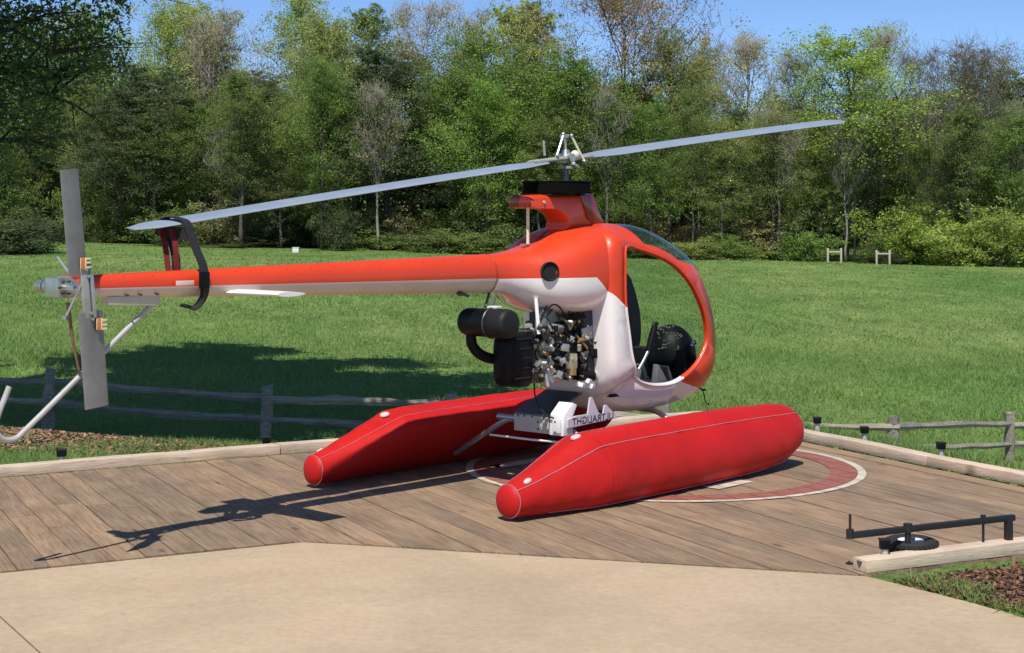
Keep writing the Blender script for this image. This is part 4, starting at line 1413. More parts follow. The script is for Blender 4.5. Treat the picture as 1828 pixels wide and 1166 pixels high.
BARK_D = mat('dark_bark', (.05, .040, .033), .9, var=.4, vscale=3, bump=.5, bscale=12)

def leaf_quads(C, size, rs, aspect=.62, up=.35):
    n = len(C)
    nrm = rs.normal(size=(n, 3)); nrm[:, 2] += up * 1.6
    nrm /= np.linalg.norm(nrm, axis=1)[:, None]
    t = rs.normal(size=(n, 3))
    u = np.cross(nrm, t); u /= np.linalg.norm(u, axis=1)[:, None] + 1e-9
    v = np.cross(nrm, u)
    s = size * rs.uniform(.6, 1.35, size=n)[:, None]
    fold = nrm * s * rs.uniform(-.12, .22, size=n)[:, None]
    V = np.stack([C - u * s * .5, C - v * s * .5 * aspect + fold, C + u * s * .5, C + v * s * .5 * aspect + fold], 1).reshape(-1, 3)
    F = np.arange(4 * n).reshape(n, 4)
    return V, F

def spikes(P0, P1, r, rs):
    """thin tapering twigs, three-sided"""
    n = len(P0)
    d = P1 - P0
    d = d / (np.linalg.norm(d, axis=1)[:, None] + 1e-9)
    t = rs.normal(size=(n, 3))
    u = np.cross(d, t); u /= np.linalg.norm(u, axis=1)[:, None] + 1e-9
    v = np.cross(d, u)
    r = np.asarray(r).reshape(-1, 1)
    a = P0 + u * r; b = P0 - u * r * .5 + v * r * .87; c = P0 - u * r * .5 - v * r * .87
    V = np.stack([a, b, c, P1], 1).reshape(-1, 3)
    k = np.arange(n)[:, None] * 4
    F = np.concatenate([k + np.array([[0, 1, 3]]), k + np.array([[1, 2, 3]]), k + np.array([[2, 0, 3]])])
    return V, F

def grow(seed, H, crown_r, base_t, n_limb, style):
    """trunk and limbs as tapering tubes; returns mesh verts/faces and points where twigs and leaves sit"""
    rr = random.Random(seed)
    bm = bmesh.new()
    pts_leaf = []
    lean = Vector((rr.uniform(-.04, .04), rr.uniform(-.04, .04), 0))
    n = 9
    tr_ = []
    for i in range(n + 1):
        t = i / n
        tr_.append(Vector((lean.x * H * t + rr.uniform(-.015, .015) * H * (t > 0), lean.y * H * t + rr.uniform(-.015, .015) * H * (t > 0), H * .93 * t)))
    r0 = H * .0125
    bm_tube(bm, tr_, [r0 * (1 - .9 * (i / n)) + .01 for i in range(n + 1)], 7)
    def at(t):
        f = t * n; i = min(int(f), n - 1)
        return tr_[i].lerp(tr_[i + 1], f - i)
    for k in range(n_limb):
        t = base_t + (1 - base_t) * (k + rr.random()) / n_limb
        p = at(min(t, .99))
        az = k * 2.4 + rr.uniform(-.5, .5)
        u = (t - base_t) / (1 - base_t)
        if style == 'pine':
            L = crown_r * (1.05 - .75 * u ** 1.4) * rr.uniform(.75, 1.1); el = R(rr.uniform(-5, 18) + 22 * u)
        elif style == 'tall':
            L = crown_r * (math.sin(math.pi * min(1, .18 + .8 * u)) * .75 + .3) * rr.uniform(.7, 1.1); el = R(rr.uniform(30, 55) + 18 * u)
        else:
            L = crown_r * (math.sin(math.pi * min(1, .25 + .68 * u)) * .8 + .28) * rr.uniform(.7, 1.15); el = R(rr.uniform(12, 38) + 35 * u)
        d = Vector((math.cos(az) * math.cos(el), math.sin(az) * math.cos(el), math.sin(el)))
        q = [p]
        for s in range(4):
            d = (d + Vector((rr.uniform(-.22, .22), rr.uniform(-.22, .22), rr.uniform(-.05, .22)))).normalized()
            q.append(q[-1] + d * L / 4)
        rb = r0 * (1 - .8 * t) * .55 + .012
        bm_tube(bm, q, [rb * (1 - .2 * i) for i in range(5)], 5)
        for s in (2, 3, 4):
            pts_leaf.append((q[s], L * .34))
            for _ in range(3):
                dd = (d + Vector((rr.uniform(-1, 1), rr.uniform(-1, 1), rr.uniform(-.5, .8))) * .9).normalized()
                e = q[s] + dd * L * rr.uniform(.25, .45)
                bm_tube(bm, [q[s], q[s].lerp(e, .5) + Vector((0, 0, .02 * L)), e], [rb * .45, rb * .3, .006], 4)
                pts_leaf.append((e, L * .30))
    pts_leaf.append((tr_[-1], crown_r * .3))
    bm.verts.index_update()
    me = bpy.data.meshes.new('trunk')
    for f in bm.faces: f.smooth = True
    bm.to_mesh(me)
    bm.free()
    return me, pts_leaf

def crown_mesh(seed, pts, n, size, flat=1.0, spread=1.0, up=.35, drop=0.):
    rs = np.random.RandomState(seed)
    P = np.array([tuple(p) for p, _ in pts]); S = np.array([s for _, s in pts])
    if drop > 0:
        keep = rs.rand(len(P)) > drop
        P, S = P[keep], S[keep]
    # sub-clusters give light and dark clumps with gaps between
    nc = max(60, n // 48)
    idx = rs.randint(0, len(P), nc)
    Cc = P[idx] + rs.normal(size=(nc, 3)) * (S[idx] * .62 * spread)[:, None] * np.array([1, 1, .8 * flat])
    sub = rs.randint(0, nc, n)
    g = rs.normal(size=(n, 3)) * (S[idx][sub] * .26 * spread)[:, None] * np.array([1, 1, .62 * flat])
    C = Cc[sub] + g
    tint = np.clip(.5 + .28 * rs.normal(size=nc)[sub] * .7 + .22 * rs.normal(size=n), 0, 1)
    V, F = leaf_quads(C, size, rs, up=up)
    return np_mesh('crown', V, F, LEAF, attr=tint)

def twig_mesh(seed, pts, n, L, r, m):
    rs = np.random.RandomState(seed)
    P = np.array([tuple(p) for p, _ in pts]); S = np.array([s for _, s in pts])
    idx = rs.randint(0, len(P), n)
    P0 = P[idx] + rs.normal(size=(n, 3)) * (S[idx] * .35)[:, None]
    d = rs.normal(size=(n, 3)); d[:, 2] = np.abs(d[:, 2]) * 1.2 + .15
    d /= np.linalg.norm(d, axis=1)[:, None]
    P1 = P0 + d * (L * rs.uniform(.5, 1.3, n))[:, None]
    V, F = spikes(P0, P1, np.full(n, r), rs)
    return np_mesh('twigs', V, F, m)

COLS = {
    'mid': (0.226, 0.298, 0.088), 'mid2': (0.283, 0.330, 0.140), 'bright': (0.360, 0.455, 0.111), 'bright2': (0.416, 0.471, 0.140), 'vivid': (0.342, 0.471, 0.088),
    'green': (0.208, 0.314, 0.074), 'green2': (0.255, 0.397, 0.082), 'olive': (0.287, 0.333, 0.105), 'olive2': (0.370, 0.404, 0.113), 'dark': (0.104, 0.140, 0.060), 'dark2': (0.129, 0.162, 0.067),
    'tan': (0.450, 0.401, 0.179), 'tan2': (0.517, 0.455, 0.226), 'orange': (0.505, 0.348, 0.145), 'pale': (0.455, 0.455, 0.222), 'grey': (.255, .245, .150), 'greytan': (0.212, 0.230, 0.113)}
PROTO = {}
def proto(kind, v):
    key = (kind, v)
    if key in PROTO: return PROTO[key]
    s = hash_seed = {'oak': 10, 'tall': 20, 'pine': 30, 'bud': 40, 'big_bud': 50, 'thin': 60, 'bare': 70, 'shrub': 80}[kind] + v
    H, cr = 16.0, 5.0
    tw = None
    if kind == 'oak':
        tm, pl = grow(s, H, cr, .22, 20, 'round'); cm = crown_mesh(s, pl, 30000, .165, spread=1.2, up=.9); bark = BARK
    elif kind == 'tall':
        tm, pl = grow(s, H, 3.6, .36, 20, 'tall'); cm = crown_mesh(s, pl, 20000, .16, spread=1.15, up=.9); bark = BARK
    elif kind == 'pine':
        tm, pl = grow(s, H, cr, .22, 28, 'pine'); cm = crown_mesh(s, pl, 30000, .16, flat=.55, spread=1.15, up=.5); bark = BARK_D
    elif kind == 'bud':
        tm, pl = grow(s, H, 4.6, .28, 18, 'round'); cm = crown_mesh(s, pl, 8500, .155, spread=1.25, up=.8); tw = twig_mesh(s, pl, 1500, 1.3, .022, BARK_P); bark = BARK_P
    elif kind == 'big_bud':
        tm, pl = grow(s, H, 7.0, .38, 17, 'round'); cm = crown_mesh(s, pl, 13000, .165, spread=.9, drop=.25, up=.8); tw = twig_mesh(s, pl, 1800, 1.4, .024, BARK); bark = BARK_D
    elif kind == 'thin':
        tm, pl = grow(s, H, 4.2, .42, 17, 'tall'); cm = crown_mesh(s, pl, 6500, .15, spread=1.2, up=.8); tw = twig_mesh(s, pl, 1500, 1.3, .020, BARK_P); bark = BARK_P
    elif kind == 'bare':
        tm, pl = grow(s, H, 4.6, .36, 19, 'tall'); cm = crown_mesh(s, pl, 3600, .14, spread=1.35, up=.8); tw = twig_mesh(s, pl, 1900, 1.5, .016, BARK); bark = BARK_P
    else:
        rr = random.Random(s)
        bm = bmesh.new(); pl = []
        for k in range(9):
            az = rr.uniform(0, 6.28); el = R(rr.uniform(35, 85)); L = rr.uniform(.6, 1.0) * 4
            d = Vector((math.cos(az) * math.cos(el), math.sin(az) * math.cos(el), math.sin(el)))
            q = [Vector((rr.uniform(-.2, .2), rr.uniform(-.2, .2), -.1))]
            for j in range(4):
                d = (d + Vector((rr.uniform(-.2, .2), rr.uniform(-.2, .2), rr.uniform(-.1, .1)))).normalized()
                q.append(q[-1] + d * L / 4)
            bm_tube(bm, q, [.05, .04, .03, .02, .01], 5)
            pl += [(q[j], .95) for j in (1, 2, 3, 4)] + [(q[4] + Vector((rr.uniform(-.8, .8), rr.uniform(-.8, .8), -.3)), .8)]
        for k in range(16):
            a = rr.uniform(0, 6.28); rad_ = rr.uniform(.4, 1.7)
            pl.append((Vector((math.cos(a) * rad_, math.sin(a) * rad_, rr.uniform(.2, 1.6))), .75))
        tm = bpy.data.meshes.new('trunk'); bm.to_mesh(tm); bm.free()
        cm = crown_mesh(s, pl, 8000, .15, spread=1.0, up=.8); bark = BARK
        H = 4.0
    for me in (tm,):
        if not me.materials: me.materials.append(bark)
    PROTO[key] = (tm, cm, tw, H, {'shrub': 2.1, 'tall': 3.4, 'big_bud': 7.0}.get(kind, 4.8))
    return PROTO[key]

def place_tree(name, kind, v, x, y, top, w, colour, label, group, rz, jit, cat='tree'):
    tm, cm, tw, H, cr = proto(kind, v)
    z0 = float(ground_z(x, y)) - .05
    sz = (top - z0) / (H * (1.05 if kind == 'shrub' or x < 12 else 1.11))
    sx = (w / 2) / cr
    root = empty(name, (x, y, z0), rz)
    root.scale = (sx, sx, sz)
    tag(root, label, cat, group)
    t = link('trunk' if kind != 'shrub' else 'stems', tm, None, root)
    c = link('crown' if kind != 'shrub' else 'foliage', cm, None, root)
    k = jit
    col = COLS[colour]
    c.color = (col[0] * k, col[1] * k, col[2] * k, 1)
    if tw is not None:
        link('twigs', tw, None, root)
    return root

FOREST = [
    (-32.94, 108.0, 14.61, 'oak', 9.9, 'mid', 'mid green tree at the left end of the wood line'),
    (-30.56, 112.0, 15.89, 'oak', 9.0, 'bright', 'light green tree rising behind the overhanging oak branches'),
    (-23.29, 100.0, 12.03, 'pine', 7.7, 'dark', 'dark rounded pine left of the tan budding tree'),
    (-25.44, 116.0, 16.91, 'oak', 8.1, 'bright', 'bright green crown behind the dark rounded pine'),
    (-19.39, 104.0, 14.79, 'bud', 8.1, 'tan', 'tan budding tree with pale trunk above the tied rotor blade'),
    (-24.49, 122.0, 18.05, 'oak', 8.1, 'bright2', 'pale green crown behind the tan budding tree'),
    (-15.65, 101.0, 11.41, 'pine', 5.0, 'dark2', 'narrow dark pine right of the tan budding tree'),
    (-15.36, 115.0, 17.84, 'oak', 7.2, 'bright', 'tall bright green tree with top near the upper frame, left of centre'),
    (-12.27, 106.0, 14.93, 'oak', 7.2, 'bright2', 'yellow green tree left of the big dark pine'),
    (-10.17, 113.0, 17.32, 'tall', 6.3, 'mid', 'tall green tree standing directly behind the big dark pine'),
    (-7.74, 99.0, 13.09, 'pine', 9.5, 'dark', 'biggest dark pine, left of the rotor hub'),
    (-6.62, 118.0, 17.76, 'bud', 7.2, 'tan2', 'pale tan budding crown against the sky above the big pine'),
    (-2.72, 119.0, 16.88, 'bud', 5.9, 'tan', 'small tan budding crown in the dip of the skyline'),
    (-2.11, 100.0, 12.64, 'oak', 9.0, 'green', 'full green oak left of the rotor hub'),
    (-4.23, 104.0, 10.78, 'oak', 7.2, 'green', 'green tree between the big dark pine and the full oak'),
    (0.45, 114.0, 17.70, 'tall', 6.3, 'bright2', 'tall light green tree left of the orange budding oak'),
    (2.24, 116.0, 18.07, 'tall', 6.3, 'mid2', 'tall grey green tree beside the orange budding oak'),
    (3.75, 99.0, 11.68, 'oak', 8.6, 'green', 'green oak right behind the rotor hub'),
    (7.42, 105.0, 16.64, 'big_bud', 12.6, 'orange', 'large oak with orange brown buds and a dark forked trunk'),
    (10.34, 103.0, 13.08, 'oak', 7.2, 'olive', 'olive green tree right of the orange budding oak'),
    (13.67, 110.0, 14.77, 'bud', 5.4, 'tan', 'thin tan tree at the sky notch right of the orange oak'),
    (15.64, 104.0, 14.79, 'thin', 8.1, 'pale', 'thin pale green tree with see-through crown above the blade tip'),
    (12.65, 107.0, 12.58, 'oak', 6.3, 'olive2', 'yellow olive tree under the thin tan crown'),
    (19.16, 106.0, 13.61, 'bare', 7.2, 'greytan', 'bare grey brown tree left of the bright round tree'),
    (21.50, 101.0, 13.69, 'oak', 10.8, 'vivid', 'broad vivid green round tree above the rotor blade tip'),
    (26.32, 112.0, 16.38, 'thin', 6.3, 'pale', 'tall pale tree poking above the vivid round tree'),
    (27.07, 103.0, 13.56, 'bare', 6.3, 'grey', 'bare grey tree right of the vivid round tree'),
    (30.64, 102.0, 13.95, 'bare', 9.0, 'grey', 'tall bare grey tree near the right edge'),
    (32.04, 112.0, 12.77, 'oak', 7.2, 'olive', 'dull green crown behind the bare grey trees'),
    (34.56, 108.0, 12.60, 'oak', 8.1, 'mid', 'mid green tree at the right end of the wood line'),
    (27.44, 99.0, 6.80, 'bare', 5.4, 'grey', 'small bare grey tree with leaning stems at the right'),
    (25.48, 104.0, 10.78, 'thin', 5.4, 'pale', 'thin pale tree between the vivid tree and the bare one'),
    (-24.82, 98.0, 10.25, 'pine', 6.3, 'dark2', 'dark pine beside the upright tail rotor blade'),
    (-16.77, 97.0, 7.90, 'thin', 5.4, 'olive', 'thin olive tree below the tan budding crown'),
    (-1.52, 96.5, 9.59, 'oak', 5.9, 'green2', 'fresh green young tree just left of the mast'),
    (8.52, 97.0, 8.77, 'oak', 4.5, 'green', 'green young tree under the orange oak'),
    (5.92, 97.0, 9.46, 'thin', 5.4, 'mid', 'thin green tree behind the mast'),
    (16.58, 97.5, 8.81, 'thin', 5.4, 'olive', 'thin olive tree under the rotor blade'),
    (31.54, 98.0, 8.50, 'oak', 6.3, 'green', 'green tree standing in front at the right edge'),
    (-12.04, 98.0, 8.50, 'oak', 5.4, 'olive2', 'yellow olive young tree above the middle of the left blade'),
    (13.03, 97.0, 7.90, 'oak', 4.5, 'olive', 'olive young tree behind the right blade'),
]
SHRUBS = [
    (-33.24, 97.5, 0.02, 4.8, 'dark2'),
    (-31.62, 96.5, 1.61, 3.7, 'green'),
    (-30.28, 97.0, 1.99, 4.8, 'dark2'),
    (-27.51, 94.5, 1.91, 2.6, 'dark2'),
    (-25.50, 94.9, 0.17, 4.9, 'green'),
    (-24.49, 97.9, 0.21, 2.7, 'green'),
    (-23.19, 99.6, 0.19, 4.0, 'olive'),
    (-19.95, 93.9, 2.79, 3.7, 'mid'),
    (-18.81, 95.2, 0.23, 3.9, 'olive'),
    (-17.30, 95.9, 0.40, 2.9, 'dark2'),
    (-16.29, 98.8, 1.03, 3.7, 'dark'),
    (-14.36, 98.6, 2.83, 3.4, 'dark2'),
    (-12.56, 99.5, 0.22, 3.4, 'dark2'),
    (-10.48, 94.0, 3.21, 2.7, 'dark2'),
    (-8.54, 97.0, 1.56, 4.2, 'mid'),
    (-7.36, 99.9, 2.27, 5.0, 'dark2'),
    (-5.17, 94.4, 1.23, 2.7, 'dark2'),
    (-3.53, 94.4, 1.24, 4.9, 'mid'),
    (-1.64, 95.6, 2.98, 4.6, 'mid'),
    (0.13, 94.7, 0.39, 3.8, 'green'),
    (1.95, 96.8, 0.94, 2.7, 'dark2'),
    (3.52, 97.1, 1.08, 3.3, 'dark2'),
    (5.79, 97.7, 2.00, 4.2, 'green'),
    (7.62, 98.8, 0.94, 4.4, 'green'),
    (9.46, 95.8, 0.37, 3.8, 'green'),
    (11.10, 94.6, 0.77, 4.3, 'olive'),
    (13.06, 94.6, 0.92, 4.1, 'green'),
    (15.54, 97.6, 1.97, 4.2, 'tan'),
    (17.08, 98.0, 2.27, 2.7, 'dark2'),
    (18.03, 95.6, 1.64, 3.5, 'green'),
    (21.90, 95.4, 0.22, 2.9, 'dark'),
    (23.98, 97.2, 3.13, 4.4, 'vivid'),
    (26.15, 99.3, 2.55, 4.1, 'green2'),
    (26.67, 95.0, 2.36, 4.2, 'bright'),
    (28.50, 95.6, 2.52, 3.9, 'bright'),
    (29.40, 94.4, 3.02, 4.8, 'bright'),
    (31.66, 95.4, 3.35, 4.0, 'vivid'),
]
rr = random.Random(21)
ZONES = [(-28.5, 'left of the tail rotor'), (-23.5, 'behind the tail rotor'), (-19.5, 'above the left blade tip'), (-15.0, 'above the tie-down strap'), (-10.5, 'above the tail boom'), (-6.0, 'left of the big dark pine'), (-2.0, 'right of the big dark pine'), (1.5, 'left of the rotor mast'), (5.0, 'right behind the rotor mast'), (9.0, 'behind the cabin roof'), (13.0, 'right of the cabin'), (18.5, 'left of the wooden frames'), (23.5, 'behind the wooden frames'), (28.0, 'right of the wooden frames'), (99., 'near the right edge')]
WORD = {'mid': 'mid green', 'mid2': 'grey green', 'bright': 'bright green', 'bright2': 'pale green', 'vivid': 'vivid green', 'green': 'green', 'green2': 'fresh green', 'olive': 'olive', 'olive2': 'yellow olive', 'dark': 'dark green', 'dark2': 'deep green', 'tan': 'tan', 'tan2': 'pale tan', 'orange': 'orange brown', 'pale': 'pale', 'grey': 'grey', 'greytan': 'grey brown'}
ORD = ['first', 'second', 'third', 'fourth', 'fifth', 'sixth', 'seventh', 'eighth', 'ninth']
def zone_labels(items, what):
    '''items: (x, y, colour, noun) -> one label for each, told apart by colour, neighbour and order from the left'''
    key = []
    for (x, y, c, noun) in items:
        xs_ = x * 97 / y
        z = next(n for lim, n in ZONES if xs_ < lim)
        key.append((f'{WORD[c]} {noun}', z))
    out = []
    for i, k in enumerate(key):
        same = sorted([j for j in range(len(items)) if key[j] == k], key=lambda j: items[j][0] / items[j][1])
        lab = f'{k[0]} {what} {k[1]}'
        if len(same) > 1: lab += f', {ORD[same.index(i)]} from left'
        out.append(lab)
    return out
nm = {'oak': 'leafy_tree', 'tall': 'leafy_tree', 'pine': 'pine_tree', 'bud': 'budding_tree', 'big_bud': 'budding_tree', 'thin': 'sparse_tree', 'bare': 'bare_tree'}
for i, (x, y, top, kind, w, c, lab) in enumerate(FOREST):
    place_tree(nm[kind], kind, i % 3 if kind in ('oak', 'pine', 'bare') else i % 2, x, y, top, w, c, lab, 'trees of the wood behind the field', rr.uniform(0, 6.28), rr.uniform(.9, 1.12))
sh_lab = zone_labels([(x, y, c, 'shrub') for (x, y, top, w, c) in SHRUBS], 'at the wood edge')
for i, (x, y, top, w, c) in enumerate(SHRUBS):
    place_tree('shrub', 'shrub', i % 4, x, y, top, w, c, sh_lab[i], 'shrubs along the wood edge', rr.uniform(0, 6.28), rr.uniform(.8, 1.1), 'shrub')
# taller thickets between the front trunks
rows = []
for i in range(44):
    x = -44 + 84 * (i + rr.uniform(-.45, .45)) / 43
    if 19.5 < x < 22.8: continue
    rows.append((x, rr.uniform(98, 105), rr.uniform(2.6, 5.0), rr.choice(['olive', 'mid', 'olive', 'green', 'tan', 'pale']), rr.uniform(3.0, 4.8), rr.uniform(.75, 1.0)))
labs = zone_labels([(r_[0], r_[1], r_[3], 'thicket') for r_ in rows], 'under the trees')
for i, (x, y, h, c, w, j) in enumerate(rows):
    place_tree('thicket', 'shrub', (i + 1) % 4, x, y, float(ground_z(x, y)) + h, w, c, labs[i], 'thickets under the trees', rr.uniform(0, 6.28), j, 'shrub')
# inner rows of the wood: slender trunks and filling crowns one behind the other
rows = []
for i in range(78):
    x = -46 + 92 * (i + rr.uniform(-.4, .4)) / 77
    y = rr.uniform(95.5, 107)
    kind = rr.choice(['tall', 'tall', 'thin', 'oak', 'tall', 'oak', 'pine'])
    h = rr.uniform(7.5, 11.5)
    c = {'bare': 'greytan', 'tall': rr.choice(['mid', 'olive', 'green']), 'thin': rr.choice(['pale', 'olive']), 'oak': rr.choice(['olive', 'mid', 'green']), 'pine': 'dark2'}[kind]
    rows.append((x, y, h, kind, c, rr.uniform(3, 5.2), rr.uniform(.75, 1.05)))
nouns = {'oak': 'leafy tree', 'tall': 'slender tree', 'pine': 'pine', 'thin': 'sparse tree', 'bare': 'bare tree'}
labs = zone_labels([(r_[0], r_[1], r_[4], nouns[r_[3]]) for r_ in rows], 'inside the wood')
for i, (x, y, h, kind, c, w, j) in enumerate(rows):
    place_tree(nm[kind], kind, i % 2, x, y, float(ground_z(x, y)) + h, w, c, labs[i], 'slender trees inside the wood', rr.uniform(0, 6.28), j)
rows = []
for i in range(40):
    x = -58 + 116 * (i + rr.uniform(-.4, .4)) / 39
    y = rr.uniform(114, 126)
    kind = rr.choice(['oak', 'oak', 'pine', 'tall'])
    c = {'oak': rr.choice(['mid', 'olive', 'bright', 'green']), 'pine': 'dark2', 'tall': rr.choice(['mid2', 'bright2'])}[kind]
    h = (13.6 if x < 10 else 12.0) + rr.uniform(-2.5, .6)      # the wood is lower towards the right
    rows.append((x, y, h, kind, c, rr.uniform(8, 11), rr.uniform(.85, 1.1)))
labs = zone_labels([(r_[0], r_[1], r_[4], nouns[r_[3]]) for r_ in rows], 'in the rear wood')
for i, (x, y, h, kind, c, w, j) in enumerate(rows):
    place_tree(nm[kind], kind, i % 2, x, y, float(ground_z(x, 120)) + h, w, c, labs[i], 'trees in the rear of the wood', rr.uniform(0, 6.28), j)
# far-off wood that reads as one mass
rs = np.random.RandomState(9)
n = 30000
C = np.stack([rs.uniform(-85, 85, n), rs.uniform(122, 140, n), rs.uniform(0, 1, n) ** 1.2 * 9.5], 1)
C[:, 2] += ground_z(C[:, 0], C[:, 1]) + .6 * np.sin(C[:, 0] * .8) + .4 * np.sin(C[:, 0] * 2.1)
Vq, Fq = leaf_quads(C, .85, rs)
o = link('distant_wood', np_mesh('distant_wood', Vq, Fq, LEAF, attr=rs.uniform(0, 1, n)))
o.color = (.075, .11, .045, 1)
tag(o, 'dense green wood closing the view behind the tree rows', kind='stuff')

# dark shrub at the far left of the field
place_tree('dark_shrub', 'shrub', 1, -24.6, 77, float(ground_z(-24.6, 77)) + 2.3, 6.0, 'dark', 'dark spreading shrub in the field beside the tail rotor', None, .4, 1.0, 'shrub')

# ---- the overhanging oak at the left: trunk out of view, boughs reach over the meadow
def big_oak():
    TX, TY = -9.4, 21.5
    z0 = float(ground_z(TX, TY))
    root = empty('overhanging_oak', (TX, TY, z0))
    tag(root, 'dark green oak boughs hanging into the upper left of the view', 'tree')
    rr = random.Random(77)
    bm = bmesh.new()
    tr_ = [Vector((0, 0, -.1)), Vector((.1, .05, 1.5)), Vector((.05, -.1, 3.2)), Vector((.3, 0, 5.0)), Vector((.5, .2, 7.5)), Vector((.6, .1, 10.5))]
    bm_tube(bm, catmull(tr_, 4), [.42 - .34 * i / 20 for i in range(21)], 12)
    tips = []
    def limb(p0, p1, r, n=5, sag=0., kids=4, kl=1.6):
        p0, p1 = Vector(p0), Vector(p1)
        q = []
        for i in range(n + 1):
            t = i / n
            q.append(p0.lerp(p1, t) + Vector((rr.uniform(-.15, .15), rr.uniform(-.15, .15), rr.uniform(-.1, .1) + math.sin(t * math.pi) * .5 - sag * t * t)) * (0 if i == 0 else 1))
        bm_tube(bm, q, [max(.012, r * (1 - .85 * i / n)) for i in range(n + 1)], 7)
        for i in range(2, n + 1):
            for k in range(kids):
                d = ((p1 - p0).normalized() + Vector((rr.uniform(-1, 1), rr.uniform(-1, 1), rr.uniform(-.7, .6)))).normalized()
                e = q[i] + d * rr.uniform(.5, 1) * kl
                m_ = q[i].lerp(e, .5) + Vector((rr.uniform(-.1, .1), rr.uniform(-.1, .1), .1))
                bm_tube(bm, [q[i], m_, e], [r * .22 + .008, r * .14 + .006, .006], 5)
                tips.append((e, .55)); tips.append((m_, .5))
                for _ in range(2):
                    d2 = (d + Vector((rr.uniform(-1, 1), rr.uniform(-1, 1), rr.uniform(-.8, .5)))).normalized()
                    e2 = m_ + d2 * rr.uniform(.4, .9)
                    bm_tube(bm, [m_, e2], [.012, .004], 4)
                    tips.append((e2, .45))
    # high boughs stretching right over the meadow, and low ones drooping at the left
    hi = [((.3, 0, 6.0), (3.2, -7.5, 7.4)), ((.3, 0, 6.0), (5.4, -7.0, 7.6)), ((.3, 0, 6.0), (.6, -8.5, 7.6)), ((.3, 0, 6.0), (7.4, -4.8, 7.6)), ((.4, 0, 6.2), (10.2, -3.0, 7.4)), ((.4, 0, 6.2), (9.6, .8, 7.6)), ((.4, 0, 6.0), (6.0, -5.5, 7.0)), ((.4, 0, 6.4), (8.3, -1.5, 7.6)), ((.4, .1, 6.9), (7.6, 2.4, 8.2)), ((.5, .1, 7.6), (6.4, -3.6, 8.2)), ((.5, 0, 8.2), (5.4, 4.5, 9.4)), ((.5, 0, 9.2), (4.2, .4, 11.2)), ((.5, 0, 8.6), (2.0, 5.2, 10.4)), ((.5, 0, 8.4), (.5, -5, 9.6)), ((.4, 0, 7.0), (-4.5, 2, 9)), ((.6, 0, 10), (1.5, 1.5, 12.4)), ((.4, 0, 7.4), (8.9, .7, 8.8)), ((.4, 0, 6.6), (5.2, .2, 7.3))]
    for a, b_ in hi:
        limb(a, b_, .15, 6, .2, 5, 1.7)
    lo = [((.2, 0, 4.9), (3.9, .6, 5.8)), ((.2, 0, 4.4), (3.3, -.4, 5.0)), ((.1, 0, 3.9), (2.7, .8, 4.5)), ((.3, 0, 5.2), (3.9, 1.8, 6.6)), ((.2, 0, 3.7), (2.3, .2, 3.9)), ((.2, 0, 4.8), (3.4, -1.2, 6.2)), ((.2, 0, 4.2), (2.6, 1.8, 4.8)), ((.2, 0, 5.4), (4.3, -.4, 6.9))]
    for a, b_ in lo:
        limb(a, b_, .085, 5, .15, 4, .95)
    bmesh.ops.recalc_face_normals(bm, faces=bm.faces)
    finish(bm, 'trunk', BARK_D, root, smooth=60)
    rs = np.random.RandomState(5)
    P = np.array([tuple(p) for p, _ in tips]); S = np.array([s for _, s in tips])
    def leaves(sel, n, size, name):
        idx = np.where(sel)[0]
        k = rs.choice(idx, n)
        C = P[k] + rs.normal(size=(n, 3)) * (S[k] * .5)[:, None]
        Wz = C[:, 2] + z0; Wx = C[:, 0] + TX; Wy = C[:, 1] + TY
        # the tree is pruned: nothing hangs low out over the meadow
        ok = ~((Wx / Wy > -.243) & (Wz < 1.5 + .1429 * Wy + .25))
        ok &= ~((Wz < 2.2 + (Wx / Wy + .30) * 22))
        C = C[ok]
        tint = np.clip(.5 + .25 * np.sin(k[ok] * 1.7) + .2 * rs.normal(size=len(C)), 0, 1)
        V, F = leaf_quads(C, size, rs, up=.25)
        o = link(name, np_mesh(name, V, F, LEAF, attr=tint), None, root)
        o.color = (.150, .215, .075, 1)
    low = P[:, 2] < 6.6
    leaves(low, 20000, .068, 'crown')
    leaves(~low, 85000, .32, 'crown')
big_oak()

# ================================================================== GRASS, MULCH
def on_hard(X, Y):
    a = X * A.x + Y * A.y; b_ = X * B.x + Y * B.y
    ba = -9.43 - .66 * (b_ + .97) / 7.51
    fr = np.where(b_ < 2.356, -7.0, np.where(b_ < 4.28, -7.095 + 1.735 * (b_ - 2.356) / 1.924, -5.36))
    deck_ = (a > ba - .13) & (a < -5.22) & (b_ < 6.68)
    conc = (a >= fr - .02) & ~((X > 1.5) & (b_ > 4.2) & (a > -5.36))
    cx = np.interp(Y, [4.0, 5.0, 5.55, 5.8, 5.975, 6.10, 6.25, 6.40, 6.52, 6.60, 6.75], [2.4, 2.2, 2.09, 2.02, 1.952, 1.885, 1.80, 1.70, 1.62, 1.57, 1.50])
    corner = (Y < 8.0) & (X > 1.4)
    bad_c = (X < cx + .012)
    dk = (a < -5.235) & (a > ba - .13) & (b_ < 6.68)
    return np.where(corner, bad_c | dk, deck_ | conc & (a > ba))

